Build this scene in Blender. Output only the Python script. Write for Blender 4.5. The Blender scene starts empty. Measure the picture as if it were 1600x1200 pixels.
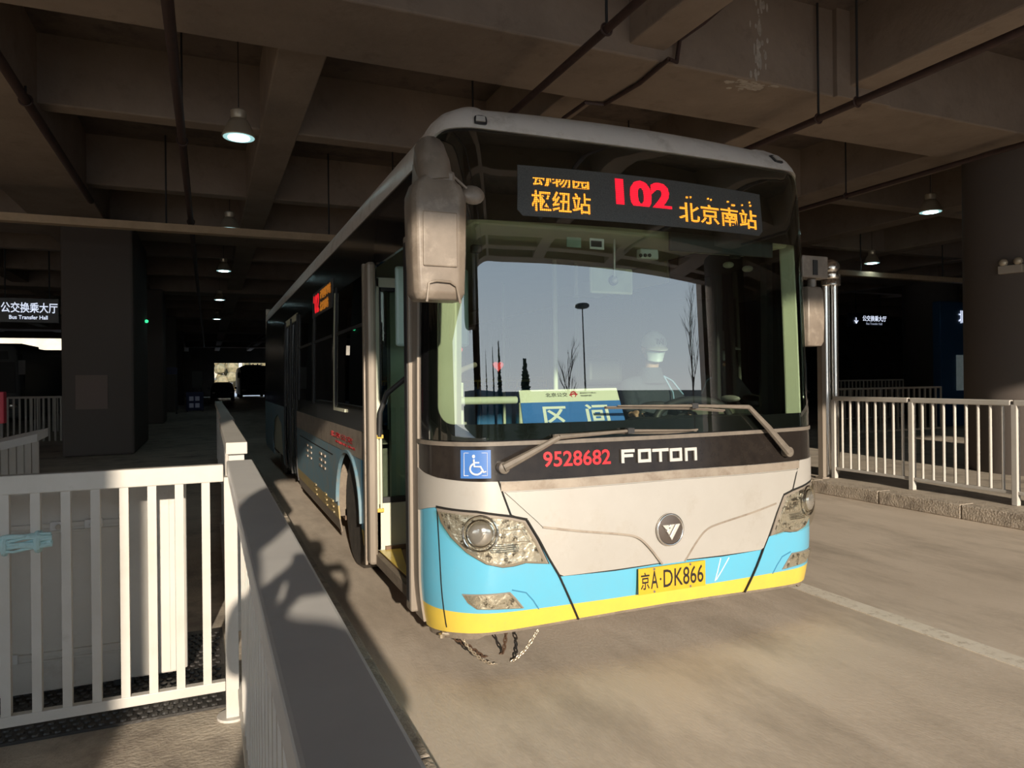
import bpy, bmesh, math, random
import numpy as np
from mathutils import Vector, Matrix, Euler
random.seed(7)
SC = bpy.context.scene
COL = SC.collection
PI = math.pi
# ------------------------------------------------------------------ camera, sky, sun, exposure
H = 1.52
FPX = 1110.0
YAW = math.radians(23.17)
ROLL = math.atan(0.0105)
HZ = 592.0
Fv = Vector((math.sin(YAW), math.cos(YAW), 0)); R0 = Vector((math.cos(YAW), -math.sin(YAW), 0)); U0 = Vector((0, 0, 1))
Rv = R0*math.cos(ROLL)-U0*math.sin(ROLL); Uv = U0*math.cos(ROLL)+R0*math.sin(ROLL)
cam_d = bpy.data.cameras.new('camera'); cam = bpy.data.objects.new('camera', cam_d); COL.objects.link(cam)
cam_d.sensor_width = 36; cam_d.lens = FPX/1600*36; cam_d.shift_y = -(600-HZ)/1600; cam_d.clip_end = 2000; cam_d.clip_start = .02
mw = Matrix.Identity(4)
for i in range(3):
    mw[i][0] = Rv[i]; mw[i][1] = Uv[i]; mw[i][2] = -Fv[i]
mw[0][3], mw[1][3], mw[2][3] = 0, 0, H
cam.matrix_world = mw
SC.camera = cam
SUN_DIR = Vector((.60, 3.88, -1.0)).normalized()
w = bpy.data.worlds.new('world'); SC.world = w; w.use_nodes = True
nt = w.node_tree; bg = nt.nodes['Background']
# clear winter afternoon: pale at the horizon, blue overhead
tcw = nt.nodes.new('ShaderNodeTexCoord'); spw = nt.nodes.new('ShaderNodeSeparateXYZ'); rmp = nt.nodes.new('ShaderNodeValToRGB')
nt.links.new(tcw.outputs['Generated'], spw.inputs[0]); nt.links.new(spw.outputs['Z'], rmp.inputs[0]); nt.links.new(rmp.outputs[0], bg.inputs[0])
els = rmp.color_ramp.elements; els[0].position = 0.0; els[0].color = (.80, .80, .76, 1); els[1].position = .75; els[1].color = (.20, .33, .55, 1)
e_ = els.new(.10); e_.color = (.62, .70, .74, 1); e_ = els.new(.28); e_.color = (.42, .54, .66, 1)
bg.inputs[1].default_value = 2.7
sl = bpy.data.lights.new('sun', 'SUN'); sl.energy = 5.2; sl.angle = math.radians(.6); sl.color = (1.0, .87, .70)
sun = bpy.data.objects.new('sun', sl); COL.objects.link(sun); sun.location = (-3, -20, 8)
sun.rotation_euler = (-SUN_DIR).to_track_quat('Z', 'Y').to_euler()
SC.view_settings.view_transform = 'Standard'; SC.view_settings.look = 'None'; SC.view_settings.gamma = 1
SC.view_settings.use_curve_mapping = False; SC.view_settings.exposure = 0.15
SC.cycles.max_bounces = 9; SC.cycles.diffuse_bounces = 5; SC.cycles.glossy_bounces = 4; SC.cycles.transparent_max_bounces = 14
SC.cycles.transmission_bounces = 6; SC.cycles.caustics_reflective = False; SC.cycles.caustics_refractive = False; SC.cycles.sample_clamp_indirect = 6

# ------------------------------------------------------------------ measuring helpers (a photo pixel plus a known plane gives a point)
def ray(px, py):
    return Fv+Rv*((px-800)/FPX)+Uv*((HZ-py)/FPX)
def aty(px, py, Y):
    d = ray(px, py); t = Y/d.y; return Vector((d.x*t, Y, H+d.z*t))
def atx(px, py, X):
    d = ray(px, py); t = X/d.x; return Vector((X, d.y*t, H+d.z*t))
def atz(px, py, Z):
    d = ray(px, py); t = (Z-H)/d.z; return Vector((d.x*t, d.y*t, Z))
# ------------------------------------------------------------------ materials
MATS = {}
def mat(name, col, rough=.5, metal=0, noise=None, nscale=8, bump=0, bscale=40, emit=None, estr=1, spec=.5, dirt_or_glint=None, dscale=3, dthr=(.5, .7), coat=0, rnoise=0, detail=6, stretch=None):
    if name in MATS: return MATS[name]
    m = bpy.data.materials.new(name); m.use_nodes = True; n = m.node_tree; b = n.nodes['Principled BSDF']
    b.inputs['Base Color'].default_value = (*col, 1); b.inputs['Roughness'].default_value = rough; b.inputs['Metallic'].default_value = metal
    b.inputs['Specular IOR Level'].default_value = spec; b.inputs['Coat Weight'].default_value = coat
    tc = n.nodes.new('ShaderNodeTexCoord'); src = tc.outputs['Object']
    if stretch:
        mp = n.nodes.new('ShaderNodeMapping'); mp.inputs['Scale'].default_value = stretch; n.links.new(src, mp.inputs[0]); src = mp.outputs[0]
    out = None
    if noise:
        t = n.nodes.new('ShaderNodeTexNoise'); t.inputs['Scale'].default_value = nscale; t.inputs['Detail'].default_value = detail; t.inputs['Roughness'].default_value = .65
        n.links.new(src, t.inputs['Vector'])
        r = n.nodes.new('ShaderNodeValToRGB'); r.color_ramp.elements[0].position = .32; r.color_ramp.elements[1].position = .68
        r.color_ramp.elements[0].color = (*noise, 1); r.color_ramp.elements[1].color = (*col, 1)
        n.links.new(t.outputs['Fac'], r.inputs[0]); out = r.outputs[0]
    if dirt_or_glint:
        t2 = n.nodes.new('ShaderNodeTexNoise'); t2.inputs['Scale'].default_value = dscale; t2.inputs['Detail'].default_value = 9; t2.inputs['Roughness'].default_value = .7
        n.links.new(src, t2.inputs['Vector'])
        r2 = n.nodes.new('ShaderNodeValToRGB'); r2.color_ramp.elements[0].position = dthr[0]; r2.color_ramp.elements[1].position = dthr[1]
        n.links.new(t2.outputs['Fac'], r2.inputs[0])
        mx = n.nodes.new('ShaderNodeMixRGB'); mx.inputs[1].default_value = (*col, 1); mx.inputs[2].default_value = (*dirt_or_glint, 1)
        if out: n.links.new(out, mx.inputs[1])
        n.links.new(r2.outputs[0], mx.inputs[0]); out = mx.outputs[0]
        if rnoise:
            mr = n.nodes.new('ShaderNodeMapRange'); mr.inputs[3].default_value = rough; mr.inputs[4].default_value = rough+rnoise
            n.links.new(r2.outputs[0], mr.inputs[0]); n.links.new(mr.outputs[0], b.inputs['Roughness'])
    if out: n.links.new(out, b.inputs['Base Color'])
    if bump:
        t3 = n.nodes.new('ShaderNodeTexNoise'); t3.inputs['Scale'].default_value = bscale; t3.inputs['Detail'].default_value = 5
        n.links.new(src, t3.inputs['Vector'])
        bp = n.nodes.new('ShaderNodeBump'); bp.inputs['Strength'].default_value = bump; bp.inputs['Distance'].default_value = .02
        n.links.new(t3.outputs['Fac'], bp.inputs['Height']); n.links.new(bp.outputs[0], b.inputs['Normal'])
    if emit:
        b.inputs['Emission Color'].default_value = (*emit, 1); b.inputs['Emission Strength'].default_value = estr
    MATS[name] = m
    return m
def glass(name, tint, refl=1.5, rough=0, boost=0.0, gcol=(1, 1, 1)):
    if name in MATS: return MATS[name]
    m = bpy.data.materials.new(name); m.use_nodes = True; n = m.node_tree; n.nodes.clear()
    o = n.nodes.new('ShaderNodeOutputMaterial'); mx = n.nodes.new('ShaderNodeMixShader'); tr = n.nodes.new('ShaderNodeBsdfTransparent'); gl = n.nodes.new('ShaderNodeBsdfGlossy')
    fr = n.nodes.new('ShaderNodeFresnel'); fr.inputs[0].default_value = refl; tr.inputs[0].default_value = (*tint, 1); gl.inputs['Roughness'].default_value = rough
    gl.inputs[0].default_value = (*gcol, 1)
    ad = n.nodes.new('ShaderNodeMath'); ad.operation = 'ADD'; ad.inputs[1].default_value = boost; ad.use_clamp = True
    ge = n.nodes.new('ShaderNodeNewGeometry'); fl_ = n.nodes.new('ShaderNodeMath'); fl_.operation = 'SUBTRACT'; fl_.inputs[0].default_value = 1; n.links.new(ge.outputs['Backfacing'], fl_.inputs[1])
    ml = n.nodes.new('ShaderNodeMath'); ml.operation = 'MULTIPLY'; n.links.new(ad.outputs[0], ml.inputs[0]); n.links.new(fl_.outputs[0], ml.inputs[1])
    n.links.new(fr.outputs[0], ad.inputs[0]); n.links.new(ml.outputs[0], mx.inputs[0]); n.links.new(tr.outputs[0], mx.inputs[1]); n.links.new(gl.outputs[0], mx.inputs[2]); n.links.new(mx.outputs[0], o.inputs[0])
    MATS[name] = m
    return m
def led_mat(name, col, strength, pitch=.0125):
    # a lit LED matrix: round lamps in a square grid on a black board
    m = bpy.data.materials.new(name); m.use_nodes = True; n = m.node_tree; b = n.nodes['Principled BSDF']
    b.inputs['Base Color'].default_value = (col[0]*.3, col[1]*.3, col[2]*.3, 1); b.inputs['Roughness'].default_value = .4
    tc = n.nodes.new('ShaderNodeTexCoord'); sp = n.nodes.new('ShaderNodeSeparateXYZ'); n.links.new(tc.outputs['Object'], sp.inputs[0])
    outs = []
    for ax in ('X', 'Z'):
        a = n.nodes.new('ShaderNodeMath'); a.operation = 'MULTIPLY'; a.inputs[1].default_value = 1/pitch; n.links.new(sp.outputs[ax], a.inputs[0])
        f = n.nodes.new('ShaderNodeMath'); f.operation = 'FRACT'; n.links.new(a.outputs[0], f.inputs[0])
        s = n.nodes.new('ShaderNodeMath'); s.operation = 'SUBTRACT'; s.inputs[1].default_value = .5; n.links.new(f.outputs[0], s.inputs[0])
        q = n.nodes.new('ShaderNodeMath'); q.operation = 'POWER'; q.inputs[1].default_value = 2; n.links.new(s.outputs[0], q.inputs[0]); outs.append(q)
    ad = n.nodes.new('ShaderNodeMath'); ad.operation = 'ADD'; n.links.new(outs[0].outputs[0], ad.inputs[0]); n.links.new(outs[1].outputs[0], ad.inputs[1])
    mr = n.nodes.new('ShaderNodeMapRange'); mr.inputs[1].default_value = .10; mr.inputs[2].default_value = .24; mr.inputs[3].default_value = strength; mr.inputs[4].default_value = strength*.18
    n.links.new(ad.outputs[0], mr.inputs[0]); n.links.new(mr.outputs[0], b.inputs['Emission Strength']); b.inputs['Emission Color'].default_value = (*col, 1)
    MATS[name] = m
    return m
M_road = mat('road_concrete', (.74, .64, .535), .55, noise=(.62, .53, .435), nscale=1.3, dirt_or_glint=(.36, .30, .24), dscale=.9, dthr=(.46, .75), bump=.12, bscale=55, rnoise=.2, stretch=(1.6, .55, 1))
M_plat = mat('platform_concrete', (.58, .51, .42), .7, noise=(.44, .38, .31), nscale=2.5, dirt_or_glint=(.16, .13, .11), dscale=2.2, dthr=(.5, .75), bump=.3, bscale=60)
M_kerb = mat('kerb_stone', (.58, .50, .41), .75, noise=(.42, .36, .29), nscale=9, dirt_or_glint=(.24, .20, .16), dscale=6, bump=.6, bscale=50)
M_line = mat('road_paint', (.86, .80, .70), .7, noise=(.78, .71, .60), nscale=9, dirt_or_glint=(.56, .49, .40), dscale=14, dthr=(.52, .66))
M_conc = mat('ceiling_concrete', (.36, .285, .225), .85, noise=(.28, .22, .175), nscale=1.4, dirt_or_glint=(.20, .155, .125), dscale=2.6, dthr=(.55, .8), bump=.25, bscale=14)
M_slab = mat('slab_concrete', (.20, .155, .125), .9, noise=(.13, .10, .085), nscale=1.1, dirt_or_glint=(.09, .075, .065), dscale=3, bump=.3, bscale=12)
M_stain = mat('lime_stain', (.62, .56, .49), .9, noise=(.40, .35, .30), nscale=14)
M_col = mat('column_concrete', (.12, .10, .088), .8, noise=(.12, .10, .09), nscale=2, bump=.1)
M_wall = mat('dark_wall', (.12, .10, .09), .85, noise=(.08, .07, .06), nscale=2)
M_pipe = mat('pipe_dark_red', (.075, .04, .034), .6, noise=(.05, .03, .026), nscale=12)
M_tray = mat('tray_tan', (.62, .47, .31), .55, noise=(.50, .37, .24), nscale=5)
M_white = mat('white_paint_metal', (.62, .59, .55), .42, noise=(.55, .52, .47), nscale=5, dirt_or_glint=(.38, .33, .27), dscale=5, dthr=(.62, .85), bump=.03, bscale=30)
M_cover = mat('rail_cover_steel', (.80, .79, .77), .4, 0, noise=(.72, .71, .70), nscale=4, dirt_or_glint=(.60, .57, .53), dscale=3, dthr=(.55, .8), bump=.06, bscale=9)
M_board = mat('board_white', (.66, .63, .58), .45, noise=(.60, .57, .52), nscale=3, dirt_or_glint=(.40, .35, .29), dscale=4, dthr=(.60, .85))
M_steel = mat('stainless_tube', (.92, .88, .82), .20, .9)
M_rubber = mat('rubber_mat', (.035, .032, .03), .45, bump=.2, bscale=80)
M_blk = mat('gloss_black', (.010, .010, .011), .10, spec=.5, coat=.3)
M_blkd = mat('dusty_black', (.016, .013, .012), .16, noise=(.026, .021, .018), nscale=16, dirt_or_glint=(.14, .115, .09), dscale=30, dthr=(.66, .84), rnoise=.4)
M_dark = mat('dark_plastic', (.03, .03, .032), .5)
M_gap = mat('panel_gap', (.008, .007, .006), .8)
M_silver = mat('silver_paint', (.55, .525, .49), .34, .3, noise=(.51, .485, .45), nscale=3, dirt_or_glint=(.45, .41, .36), dscale=5, dthr=(.55, .82), rnoise=.2)
M_silverside = mat('silver_dirty', (.42, .36, .30), .45, .3, noise=(.33, .28, .23), nscale=5, dirt_or_glint=(.24, .19, .15), dscale=8)
M_roofs = mat('roof_silver', (.82, .77, .72), .34, .1, noise=(.74, .69, .65), nscale=6, dirt_or_glint=(.56, .51, .46), dscale=6, rnoise=.2)
M_blue = mat('blue_paint', (.12, .47, .68), .28, noise=(.14, .44, .62), nscale=3, coat=.4, dirt_or_glint=(.22, .42, .50), dscale=7, dthr=(.62, .85))
M_blueside = mat('blue_paint_dusty', (.15, .28, .36), .5, noise=(.19, .28, .33), nscale=6, dirt_or_glint=(.27, .27, .25), dscale=9)
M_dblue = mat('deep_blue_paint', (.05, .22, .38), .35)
M_yel = mat('yellow_paint', (.80, .58, .085), .35, noise=(.72, .52, .09), nscale=6, coat=.3, dirt_or_glint=(.55, .43, .16), dscale=9, dthr=(.62, .85))
M_yelside = mat('yellow_paint_dusty', (.46, .35, .14), .5, noise=(.36, .29, .16), nscale=12, dirt_or_glint=(.33, .29, .23), dscale=10)
M_dirt = mat('road_grime', (.26, .215, .165), .8, noise=(.18, .145, .115), nscale=14, bump=.3)
M_taupe = mat('taupe_dusty_metal', (.36, .31, .26), .42, .2, noise=(.27, .23, .19), nscale=12, stretch=(1, 1, .12))
M_mirror = mat('mirror_housing', (.26, .215, .175), .38, noise=(.19, .155, .125), nscale=9, dirt_or_glint=(.40, .34, .28), dscale=7, dthr=(.52, .75), rnoise=.25, bump=.08, bscale=12)
M_wip = mat('wiper_arm', (.20, .17, .14), .5, noise=(.14, .12, .10), nscale=20)
M_cream = mat('cream_interior', (.66, .66, .51), .5, noise=(.60, .60, .46), nscale=4)
M_cream2 = mat('cream_rail', (.72, .74, .60), .35)
M_chrome = mat('chrome', (.85, .83, .80), .12, 1.0)
M_hous = mat('lamp_reflector', (.95, .92, .86), .12, .8, bump=.5, bscale=24, dirt_or_glint=(.16, .14, .12), dscale=20, dthr=(.52, .60))  # dark patches in the colour imitate the sparkle of the reflector, not dirt
M_letter = mat('silver_letter', (.62, .60, .57), .3, .15)
M_bezel = mat('lamp_bezel', (.30, .26, .22), .4, .2)
M_tyre = mat('tyre', (.045, .04, .036), .8, noise=(.10, .085, .07), nscale=12, bump=.4)
M_redp = mat('red_sticker', (.62, .02, .03), .4)
M_bluep = mat('blue_sticker', (.05, .17, .50), .4)
M_whitep = mat('white_sticker', (.80, .80, .78), .45)
M_inkk = mat('black_ink', (.015, .013, .012), .5)
M_plate = mat('plate_yellow', (.76, .44, .03), .4, noise=(.66, .38, .03), nscale=14)
M_chain = mat('chain_steel', (.45, .38, .29), .4, .7)
M_rust = mat('chain_rust', (.09, .05, .03), .7, .4)
M_floorin = mat('bus_floor', (.20, .13, .085), .6)
M_seat = mat('seat_blue', (.05, .20, .50), .5)
M_skin = mat('skin', (.52, .31, .22), .55)
M_cloth = mat('navy_cloth', (.035, .045, .065), .85, noise=(.05, .06, .08), nscale=30, bump=.3, bscale=60)
M_cap = mat('white_cap', (.75, .74, .70), .8, bump=.1, bscale=200)
M_mask = mat('face_mask', (.70, .80, .84), .8)
M_hair = mat('hair', (.02, .017, .015), .6)
M_amber = mat('amber_lens', (.55, .12, .02), .25)
M_clothb = mat('pale_blue_cloth', (.50, .72, .74), .85, bump=.4, bscale=40)
M_yclip = mat('yellow_clip', (.75, .50, .10), .4)
G_ws = glass('windscreen_glass', (.86, .92, .86), 1.5, 0, .12)
G_side = glass('side_glass', (.16, .19, .17), 1.5, 0, .03)
G_door = glass('door_glass', (.78, .86, .82), 1.5, 0, .03)
G_lens = glass('lens_glass', (.93, .92, .88), 1.45, .02, .0)
# ------------------------------------------------------------------ mesh building
class MB:
    def __init__(s): s.v = []; s.f = []
    def add(s, vs, fs, mx=None):
        k = len(s.v)
        s.v += [tuple(mx @ Vector(p)) if mx else tuple(p) for p in vs]; s.f += [tuple(k+i for i in f) for f in fs]
        return s
    def box(s, x0, x1, y0, y1, z0, z1, mx=None):
        return s.add([(x0, y0, z0), (x1, y0, z0), (x1, y1, z0), (x0, y1, z0), (x0, y0, z1), (x1, y0, z1), (x1, y1, z1), (x0, y1, z1)],
                     [(0, 3, 2, 1), (4, 5, 6, 7), (0, 1, 5, 4), (1, 2, 6, 5), (2, 3, 7, 6), (3, 0, 4, 7)], mx)
    def tube(s, pts, r, n=12, cap=True):
        pts = [Vector(p) for p in pts]; rs = r if isinstance(r, (list, tuple)) else [r]*len(pts)
        k = len(s.v); prev = None
        for i, p in enumerate(pts):
            t = (pts[min(i+1, len(pts)-1)]-pts[max(i-1, 0)]).normalized()
            if prev is None:
                a = Vector((0, 0, 1)) if abs(t.z) < .9 else Vector((1, 0, 0)); u = t.cross(a).normalized()
            else:
                u = (prev-t*prev.dot(t)).normalized()
            prev = u; v = t.cross(u)
            for j in range(n):
                an = 2*PI*j/n; s.v.append(tuple(p+(u*math.cos(an)+v*math.sin(an))*rs[i]))
        for i in range(len(pts)-1):
            for j in range(n):
                a = k+i*n+j; b = k+i*n+(j+1) % n; s.f.append((a, b, b+n, a+n))
        if cap:
            s.f.append(tuple(k+j for j in reversed(range(n)))); s.f.append(tuple(k+(len(pts)-1)*n+j for j in range(n)))
        return s
    def lathe(s, prof, c=(0, 0, 0), n=28, mx=None):      # prof: (r, z) about +Z
        vs = []; fs = []
        for r, z in prof:
            for j in range(n):
                a = 2*PI*j/n; vs.append((c[0]+r*math.cos(a), c[1]+r*math.sin(a), c[2]+z))
        for i in range(len(prof)-1):
            for j in range(n):
                a = i*n+j; b = i*n+(j+1) % n; fs.append((a, b, b+n, a+n))
        fs.append(tuple(reversed(range(n)))); fs.append(tuple((len(prof)-1)*n+j for j in range(n)))
        return s.add(vs, fs, mx)
    def ball(s, c, r, n=16, sc=(1, 1, 1)):
        m = n//2; pr = [(math.sin(PI*i/m)*r, -math.cos(PI*i/m)*r) for i in range(m+1)]
        pr[0] = (.0005, pr[0][1]); pr[-1] = (.0005, pr[-1][1])
        return s.lathe(pr, (0, 0, 0), n, Matrix.Translation(c) @ Matrix.Diagonal((*sc, 1)))
    def prism(s, poly, a0, a1, ax='y'):                # poly 2D in the other two axes, extruded along ax
        n = len(poly); vs = []
        for a in (a0, a1):
            for p, q in poly:
                vs.append({'y': (p, a, q), 'x': (a, p, q), 'z': (p, q, a)}[ax])
        fs = [tuple(range(n)), tuple(reversed(range(n, 2*n)))]
        for i in range(n):
            j = (i+1) % n; fs.append((i, i+n, j+n, j))
        return s.add(vs, fs)
    def torus(s, c, R, r, n=32, m=10, mx=None):
        vs = []; fs = []
        for i in range(n):
            a = 2*PI*i/n
            for j in range(m):
                b = 2*PI*j/m; vs.append(((R+r*math.cos(b))*math.cos(a), (R+r*math.cos(b))*math.sin(a), r*math.sin(b)))
        for i in range(n):
            for j in range(m):
                fs.append((i*m+j, ((i+1) % n)*m+j, ((i+1) % n)*m+(j+1) % m, i*m+(j+1) % m))
        return s.add(vs, fs, Matrix.Translation(c) @ (mx or Matrix.Identity(4)))
    def build(s, name, m, parent=None, smooth=False, bevel=0, seg=2):
        me = bpy.data.meshes.new(name); me.from_pydata(s.v, [], s.f)
        bm = bmesh.new(); bm.from_mesh(me); bmesh.ops.recalc_face_normals(bm, faces=bm.faces); bm.to_mesh(me); bm.free()
        me.materials.append(m)
        o = bpy.data.objects.new(name, me); COL.objects.link(o)
        if smooth:
            for p in me.polygons: p.use_smooth = True
            try: me.set_sharp_from_angle(angle=math.radians(40))
            except Exception: pass
        if bevel:
            b = o.modifiers.new('bevel', 'BEVEL'); b.width = bevel; b.segments = seg; b.limit_method = 'ANGLE'
        if parent: attach(o, parent)
        return o
def attach(o, p):
    o.parent = p
    if p.type == 'EMPTY': o.matrix_parent_inverse = Matrix.Translation(-Vector(p.location))
def tag(o, label, cat, group=None, kind=None):
    if label: o['label'] = label
    if cat: o['category'] = cat
    if group: o['group'] = group
    if kind: o['kind'] = kind
    return o
def thing(name, loc, label, cat, group=None):
    o = bpy.data.objects.new(name, None); COL.objects.link(o); o.location = loc; o.empty_display_size = .1
    return tag(o, label, cat, group)
def struct(o): o['kind'] = 'structure'; return o
def copy_tree(o, loc=None, label=None, parent=None, rz=None):
    c = o.copy(); COL.objects.link(c)
    if parent is not None:
        mpi = o.matrix_parent_inverse.copy(); c.parent = parent; c.matrix_parent_inverse = mpi
    if loc is not None: c.location = loc
    if rz is not None: c.rotation_euler[2] = rz
    if label: c['label'] = label
    for ch in [x for x in bpy.data.objects if x.parent == o]: copy_tree(ch, None, None, c)
    return c
def text_verts(txt, bold=0.0, keep=None, cut=.2):
    cu = bpy.data.curves.new('t', 'FONT'); cu.body = txt; cu.size = 1; cu.offset = bold; cu.resolution_u = 3; cu.fill_mode = 'BOTH'
    o = bpy.data.objects.new('t', cu); COL.objects.link(o); dg = bpy.context.evaluated_depsgraph_get()
    me = bpy.data.meshes.new_from_object(o.evaluated_get(dg)); bm = bmesh.new(); bm.from_mesh(me)
    bpy.data.objects.remove(o); bpy.data.curves.remove(cu); bpy.data.meshes.remove(me)
    if not bm.verts: bm.free(); return [], [], 1, 1
    xs = [v.co.x for v in bm.verts]; ys = [v.co.y for v in bm.verts]; x0, x1, y0, y1 = min(xs), max(xs), min(ys), max(ys)
    if keep:
        a, b = y0+(y1-y0)*keep[0], y0+(y1-y0)*keep[1]
        g = bm.verts[:]+bm.edges[:]+bm.faces[:]
        bmesh.ops.bisect_plane(bm, geom=g, plane_co=(0, a, 0), plane_no=(0, -1, 0), clear_outer=True)
        g = bm.verts[:]+bm.edges[:]+bm.faces[:]
        bmesh.ops.bisect_plane(bm, geom=g, plane_co=(0, b, 0), plane_no=(0, 1, 0), clear_outer=True)
    bmesh.ops.remove_doubles(bm, verts=bm.verts, dist=1e-5)
    bm.verts.index_update()
    vs = [((v.co.x-x0)/(x1-x0), (v.co.y-y0)/(y1-y0)) for v in bm.verts]; fs = [tuple(v.index for v in f.verts) for f in bm.faces]
    bm.free()
    return vs, fs, x1-x0, y1-y0
def text_on(name, txt, fn, m, parent, thick=.002, bold=0.0, keep=None):
    # fn(a, b, off) -> point, a and b in 0..1 over the text's box
    vs, fs, _, _ = text_verts(txt, bold, keep)
    b = MB(); n = len(vs)
    edges = {}
    for f in fs:
        for i in range(len(f)):
            e = (f[i], f[(i+1) % len(f)]); edges[e] = 1
    V = [fn(a, c, thick) for a, c in vs]+[fn(a, c, 0) for a, c in vs]
    Fs = [f for f in fs]+[tuple(i+n for i in reversed(f)) for f in fs]+[(e[1], e[0], e[0]+n, e[1]+n) for e in edges if (e[1], e[0]) not in edges]
    b.add(V, Fs)
    return b.build(name, m, parent)
def flat(p00, p10, p01):
    p00, p10, p01 = Vector(p00), Vector(p10), Vector(p01); u = p10-p00; v = p01-p00; n = u.cross(v).normalized()
    return lambda a, b, off: p00+u*a+v*b+n*off
# ------------------------------------------------------------------ the hall
G = MB().box(-60, 60, -160, 140, -.3, 0).build('floor', M_road); struct(G)
KX = 7.24
# left platform between the road and the next lane, right platform
struct(MB().box(-9, .60, -5.5, 70, 0.0, .15).build('platform_left', M_plat))
struct(MB().box(KX+.22, 17, -6.0, 70, 0.0, .15).build('platform_right', M_plat))
def kerb(name, x0, x1, y0, y1, L=1.0):
    b = MB(); y = y0
    while y < y1-.01:
        b.box(x0, x1, y+.004, min(y+L, y1)-.004, 0, .152); y += L
    return struct(b.build(name, M_kerb, bevel=.012))
kerb('kerb_left', .60, .735, -5.5, 70)
kerb('kerb_right', KX, KX+.22, -6.0, 70)
# lane paint
ll = MB()
a = atz(1228, 909, 0); X0 = a.x
ll.box(X0-.075, X0+.075, -3, 12, 0, .004); struct(ll.build('road_marking', M_line))
# slab, beams, ribs
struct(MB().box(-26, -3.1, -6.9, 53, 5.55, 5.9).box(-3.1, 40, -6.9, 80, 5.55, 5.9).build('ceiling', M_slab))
def beam(x0, x1, y0, y1, z0, z1=5.6, nm='ceiling_beam'):
    return struct(MB().box(x0, x1, y0, y1, z0, z1).build(nm, M_conc, bevel=.02))
for yc in (-4.05, 6.35, 16.75, 27.15, 37.55, 47.95, 58.35, 68.75):
    beam(-26 if yc < 53 else -3, 40, yc-.55, yc+.55, 4.6)
beam(-26, 40, -7.05, -6.6, 4.72)
LX = (-14.9, -11.6, -8.5, -5.4, .88, 3.95, 6.8, 10.22, 13.4, 16.5, 19.6, 22.7, 26)
for x in LX:
    hw = .47 if x == 10.22 else (.235 if x != 3.95 else .205)
    beam(x-hw, x+hw, -6.6, 79 if x > -3 else 52, 4.72)
beam(-3.0, -1.77, -6.6, 79, 4.62)
for yc in (-6.0, -.65, 2.85, 9.75, 13.35, 20.15, 23.7, 30.5, 34, 41, 44.5, 51.4):
    beam(-26, 40, yc-.14, yc+.14, 4.74, 5.58, 'ceiling_rib')
# end walls and side walls
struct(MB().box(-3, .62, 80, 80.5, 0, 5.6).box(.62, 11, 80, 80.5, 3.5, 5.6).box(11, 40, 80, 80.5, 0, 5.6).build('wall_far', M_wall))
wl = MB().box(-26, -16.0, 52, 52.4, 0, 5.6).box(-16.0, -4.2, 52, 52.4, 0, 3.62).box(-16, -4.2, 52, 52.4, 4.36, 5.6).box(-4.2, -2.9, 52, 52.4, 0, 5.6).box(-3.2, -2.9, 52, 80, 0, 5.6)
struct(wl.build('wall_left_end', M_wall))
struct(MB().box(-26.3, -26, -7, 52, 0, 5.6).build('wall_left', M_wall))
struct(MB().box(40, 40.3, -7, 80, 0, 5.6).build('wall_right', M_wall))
struct(MB().box(18, 40, 30, 30.4, 0, 5.6).build('wall_right_end', M_wall))
# columns
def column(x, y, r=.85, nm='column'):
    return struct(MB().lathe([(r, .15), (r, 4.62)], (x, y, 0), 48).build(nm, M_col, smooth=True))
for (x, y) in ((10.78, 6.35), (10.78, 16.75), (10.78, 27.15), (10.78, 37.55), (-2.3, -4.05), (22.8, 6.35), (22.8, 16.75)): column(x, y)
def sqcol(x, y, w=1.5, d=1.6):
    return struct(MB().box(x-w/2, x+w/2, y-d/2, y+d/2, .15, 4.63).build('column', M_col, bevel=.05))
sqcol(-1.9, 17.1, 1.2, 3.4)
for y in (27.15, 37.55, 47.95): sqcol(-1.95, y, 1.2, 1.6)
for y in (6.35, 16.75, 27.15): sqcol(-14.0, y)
# lime stains on the big beam by the joint
st = MB()
random.seed(3)
p0 = aty(1183, 20, 5.795)
for k in range(46):
    t = random.random(); x = p0.x+random.gauss(0, .05)+.03*math.sin(t*9); z = 4.62+t*.9; r = random.uniform(.006, .022)
    st.ball((x, 5.797, z), r, 8, (1, .12, random.uniform(1.5, 4)))
for k in range(60):
    x = p0.x+random.gauss(0, .12)-.03; y = 5.82+abs(random.gauss(0, .10))
    st.ball((x, y, 4.598), random.uniform(.008, .03), 8, (random.uniform(1, 2.2), 1, .12))
tag(st.build('lime_stain', M_stain, smooth=True), None, None, None, 'stuff')
# joint pilaster on the beam face
b0 = aty(1302, 60, 5.79); b1 = aty(1385, 60, 5.79)
struct(MB().box(b0.x, b1.x, 5.74, 5.81, 4.585, 5.6).build('ceiling_beam', M_conc, bevel=.01))

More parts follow.
